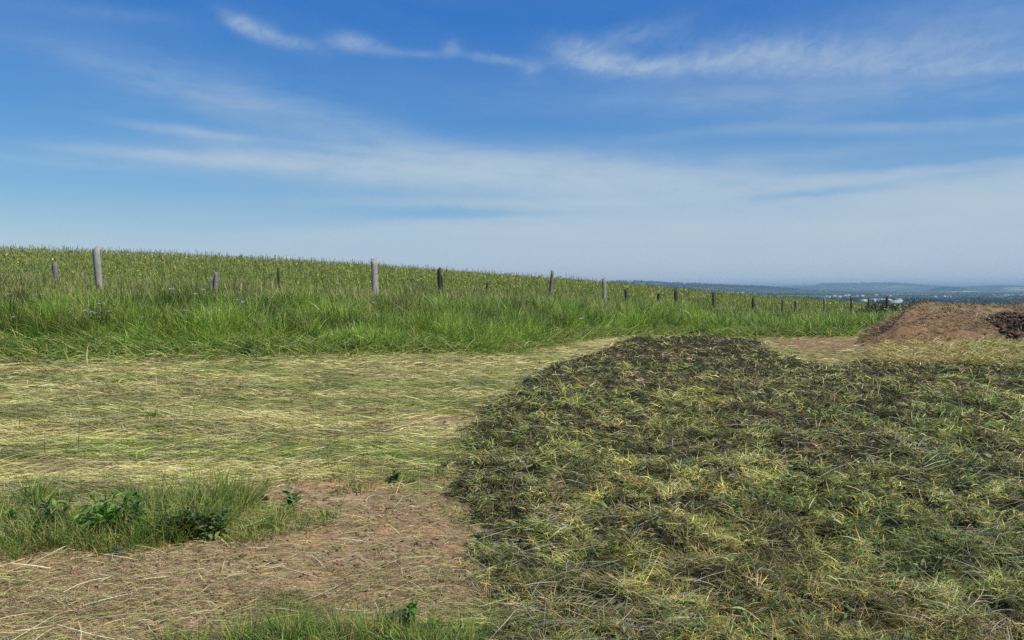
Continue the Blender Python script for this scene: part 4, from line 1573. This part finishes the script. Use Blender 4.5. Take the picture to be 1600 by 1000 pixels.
# wooded tops of the hills
for bx, by, sx, sy, h in BUMPS[:3] + BUMPS[4:6] + BUMPS[8:10]:
    cnt = 700
    ax = rf.normal(0, .55, cnt) * sx + bx
    ay = rf.normal(-.4, .5, cnt) * sy + by
    kk = fbm(ax / 400, ay / 400, 3, .5, 7) > .5
    Xs = np.concatenate([Xs, ax[kk]])
    Ys = np.concatenate([Ys, ay[kk]])
    Hs = np.concatenate([Hs, rf.uniform(9, 15, kk.sum())])
keep = (Xs / Ys < .9)
Xs, Ys, Hs = Xs[keep], Ys[keep], Hs[keep]
Zs = T(Xs, Ys)
V, Tt, C = blob_trees(Xs, Ys, Zs - 1, Hs, Hs * rf.uniform(.9, 1.5, len(Hs)), pick([(46, 62, 46), (56, 74, 50), (36, 50, 40)], [.4, .3, .3], len(Hs), .2))
o = build_mesh('woods', V, None, M_TREE, C, tris=Tt)
tag(o, 'hedges and woods spread over the distant plain and hills', 'woods', kind='stuff')

# single trees in the distant fields
TR = [(1517, 2300, 13, 'round lone tree left of the pair in the distant green fields'),
      (1529, 2330, 14, 'larger tree of the pair in the distant green fields'),
      (1549, 2250, 9, 'small tree standing alone before the right-hand distant wood'),
      (1519, 1900, 9, 'low tree in front of the lone round tree'),
      (1531, 1850, 9, 'low bushy tree on the dark hedge line'),
      (1512, 2000, 8, 'leftmost low tree near the pale field end'),
      (1072, 5600, 16, 'tall tree breaking the skyline of the nearest hill'),
      (1100, 5700, 13, 'small tree on the right shoulder of the nearest hill'),
      (1010, 5500, 17, 'broad dark tree on the skyline just right of the crop')]
for px_, D, H, lab in TR:
    x = (px_ - 800) / F * D
    z = float(T(np.array([x]), np.array([float(D)]))[0])
    e = empty('distant_tree', (x, D, z))
    k = 8
    ang = np.arange(k) * 2 * pi / k
    zs = [(-.5, .35), (H * .25, .26), (H * .6, .14)]
    V = np.concatenate([np.stack([np.cos(ang) * r_, np.sin(ang) * r_, np.full(k, zz_)], -1) for zz_, r_ in zs])
    i0 = np.arange(2)[:, None] * k + np.arange(k)[None]
    i1 = np.arange(2)[:, None] * k + (np.arange(k)[None] + 1) % k
    build_mesh('trunk', V, np.stack([i0, i1, i1 + k, i0 + k], -1).reshape(-1, 4), M_WOOD, np.tile(lin((84, 70, 58))[None], (len(V), 1)), parent=e)
    m = 160
    a = rng.uniform(0, 2 * pi, m)
    r_ = np.sqrt(rng.random(m)) * H * .42
    cz = H * rng.uniform(.22, 1.0, m)
    r_ = r_ * np.sqrt(np.clip(1 - ((cz / H - .55) / .5) ** 2, 0.02, 1))
    V, Tt, C = lumps(np.cos(a) * r_, np.sin(a) * r_, cz, rng.uniform(.05, .1, m) * H, pick([(50, 72, 42), (66, 88, 48)], [.6, .4], m, .25))
    build_mesh('crown', V, None, M_TREE, C, parent=e, tris=Tt)
    tag(e, lab, 'tree', 'single trees in the distance')

# ------------------------------------------------------------------ far buildings
M_WALLW = plain_material('white_render', (.78, .76, .72))
M_WALLC = plain_material('cream_render', (.62, .56, .46))
M_TILE = plain_material('terracotta_tiles', alb(150, 120, 104))
M_SHEET = plain_material('pale_sheet_roof', (.5, .51, .53), .5)
M_DARKW = plain_material('dark_opening', (.06, .07, .08), .3)


def building(px_, D, w, dp, h, roof, wall, rmat, label, group, rot=0.0, nwin=3):
    x = (px_ - 800) / F * D
    z = float(T(np.array([x]), np.array([float(D)]))[0])
    e = empty('shed' if 'shed' in label else 'farmhouse', (x, D, z))
    e.rotation_euler = (0, 0, rot)
    V, Q = boxes([(-w / 2, w / 2, -dp / 2, dp / 2, -3, h)])
    build_mesh('wall', V, Q, wall, parent=e)
    ov = .4
    V = np.array([(-w / 2 - ov, -dp / 2 - ov, h + .05), (w / 2 + ov, -dp / 2 - ov, h + .05), (w / 2 + ov, dp / 2 + ov, h + .05), (-w / 2 - ov, dp / 2 + ov, h + .05),
                  (-w / 2 - ov, 0, h + roof), (w / 2 + ov, 0, h + roof)])
    build_mesh('roof', V, np.array([(0, 1, 5, 4), (2, 3, 4, 5), (0, 3, 2, 1)]), rmat, parent=e, tris=np.array([(0, 4, 3), (1, 2, 5)]))
    for k in range(nwin):
        cx = -w / 2 + w * (k + .5) / nwin
        V, Q = boxes([(cx - .8, cx + .8, -dp / 2 - .08, -dp / 2 + .1, h * .3, h * .7)])
        build_mesh('window', V, Q, M_DARKW, parent=e)
    tag(e, label, 'shed' if 'shed' in label else 'house', group)


building(1374, 2250, 48, 24, 6, 3, M_WALLW, M_SHEET, 'longest white shed at the left of the distant farm', 'white sheds of the distant farm', .12, 6)
building(1363, 2230, 12, 16, 7, 3, M_WALLW, M_SHEET, 'small white shed at the very left of the distant farm', 'white sheds of the distant farm', .1, 2)
building(1386, 2200, 20, 18, 6, 3, M_WALLW, M_SHEET, 'bright white shed in the middle of the distant farm', 'white sheds of the distant farm', .1, 3)
building(1398, 2120, 42, 20, 4, 2, M_WALLC, M_SHEET, 'low grey shed right of the white ones in the distant farm', 'white sheds of the distant farm', .1, 5)
building(1404, 2180, 14, 14, 7, 3, M_WALLC, M_SHEET, 'cream shed at the right end of the distant farm', 'white sheds of the distant farm', .1, 2)
building(1349, 2300, 20, 14, 5, 2, M_WALLC, M_SHEET, 'dull cream shed half hidden by trees left of the distant farm', 'white sheds of the distant farm', .1, 2)
VL = 'small pale house of the village on the distant plain'
for (px_, D) in [(1296, 3600), (1291, 3900), (1303, 4100), (1311, 3800), (1332, 3300), (1338, 3900), (1347, 4200), (1325, 4500), (1320, 4200), (1401, 5200), (1409, 5300), (1440, 5200),
                 (1445, 4800), (1421, 4600), (1432, 4300), (1460, 3800), (1475, 3900), (1482, 3700), (1357, 4800), (1368, 5000), (1390, 4400)]:
    building(px_, D, rf.uniform(14, 26), 11, 6, 3.5, M_WALLW if rf.random() < .6 else M_WALLC, M_TILE, VL, 'village houses on the distant plain', rf.uniform(-.6, .6), 3)
HL = 'small white house on the flank of the nearest hill'
for (px_, D) in [(1095, 5200), (1101, 5150), (1108, 5250), (1114, 5200), (1160, 5300), (1000, 5000), (1006, 5050), (1048, 5100)]:
    building(px_, D, rf.uniform(16, 26), 12, 6, 3.5, M_WALLW, M_TILE, HL, 'houses on the nearest hill', rf.uniform(-.5, .5), 3)

# ------------------------------------------------------------------ haze
V, Q = boxes([(-31000, 31000, -31000, 31000, -95, 56)])
mh = bpy.data.materials.new('haze_air')
mh.use_nodes = True
for nn_ in list(mh.node_tree.nodes):
    mh.node_tree.nodes.remove(nn_)
pv = mh.node_tree.nodes.new('ShaderNodeVolumePrincipled')
pv.inputs['Color'].default_value = (.50, .73, .90, 1)
pv.inputs['Density'].default_value = 9.5e-5
pv.inputs['Density Attribute'].default_value = ''
oh = mh.node_tree.nodes.new('ShaderNodeOutputMaterial')
mh.node_tree.links.new(pv.outputs[0], oh.inputs['Volume'])
try:
    mh.cycles.homogeneous_volume = True
except Exception:
    pass
hz = build_mesh('haze', V, Q, mh)
tag(hz, 'thin blue air haze over the plain', 'haze', kind='stuff')
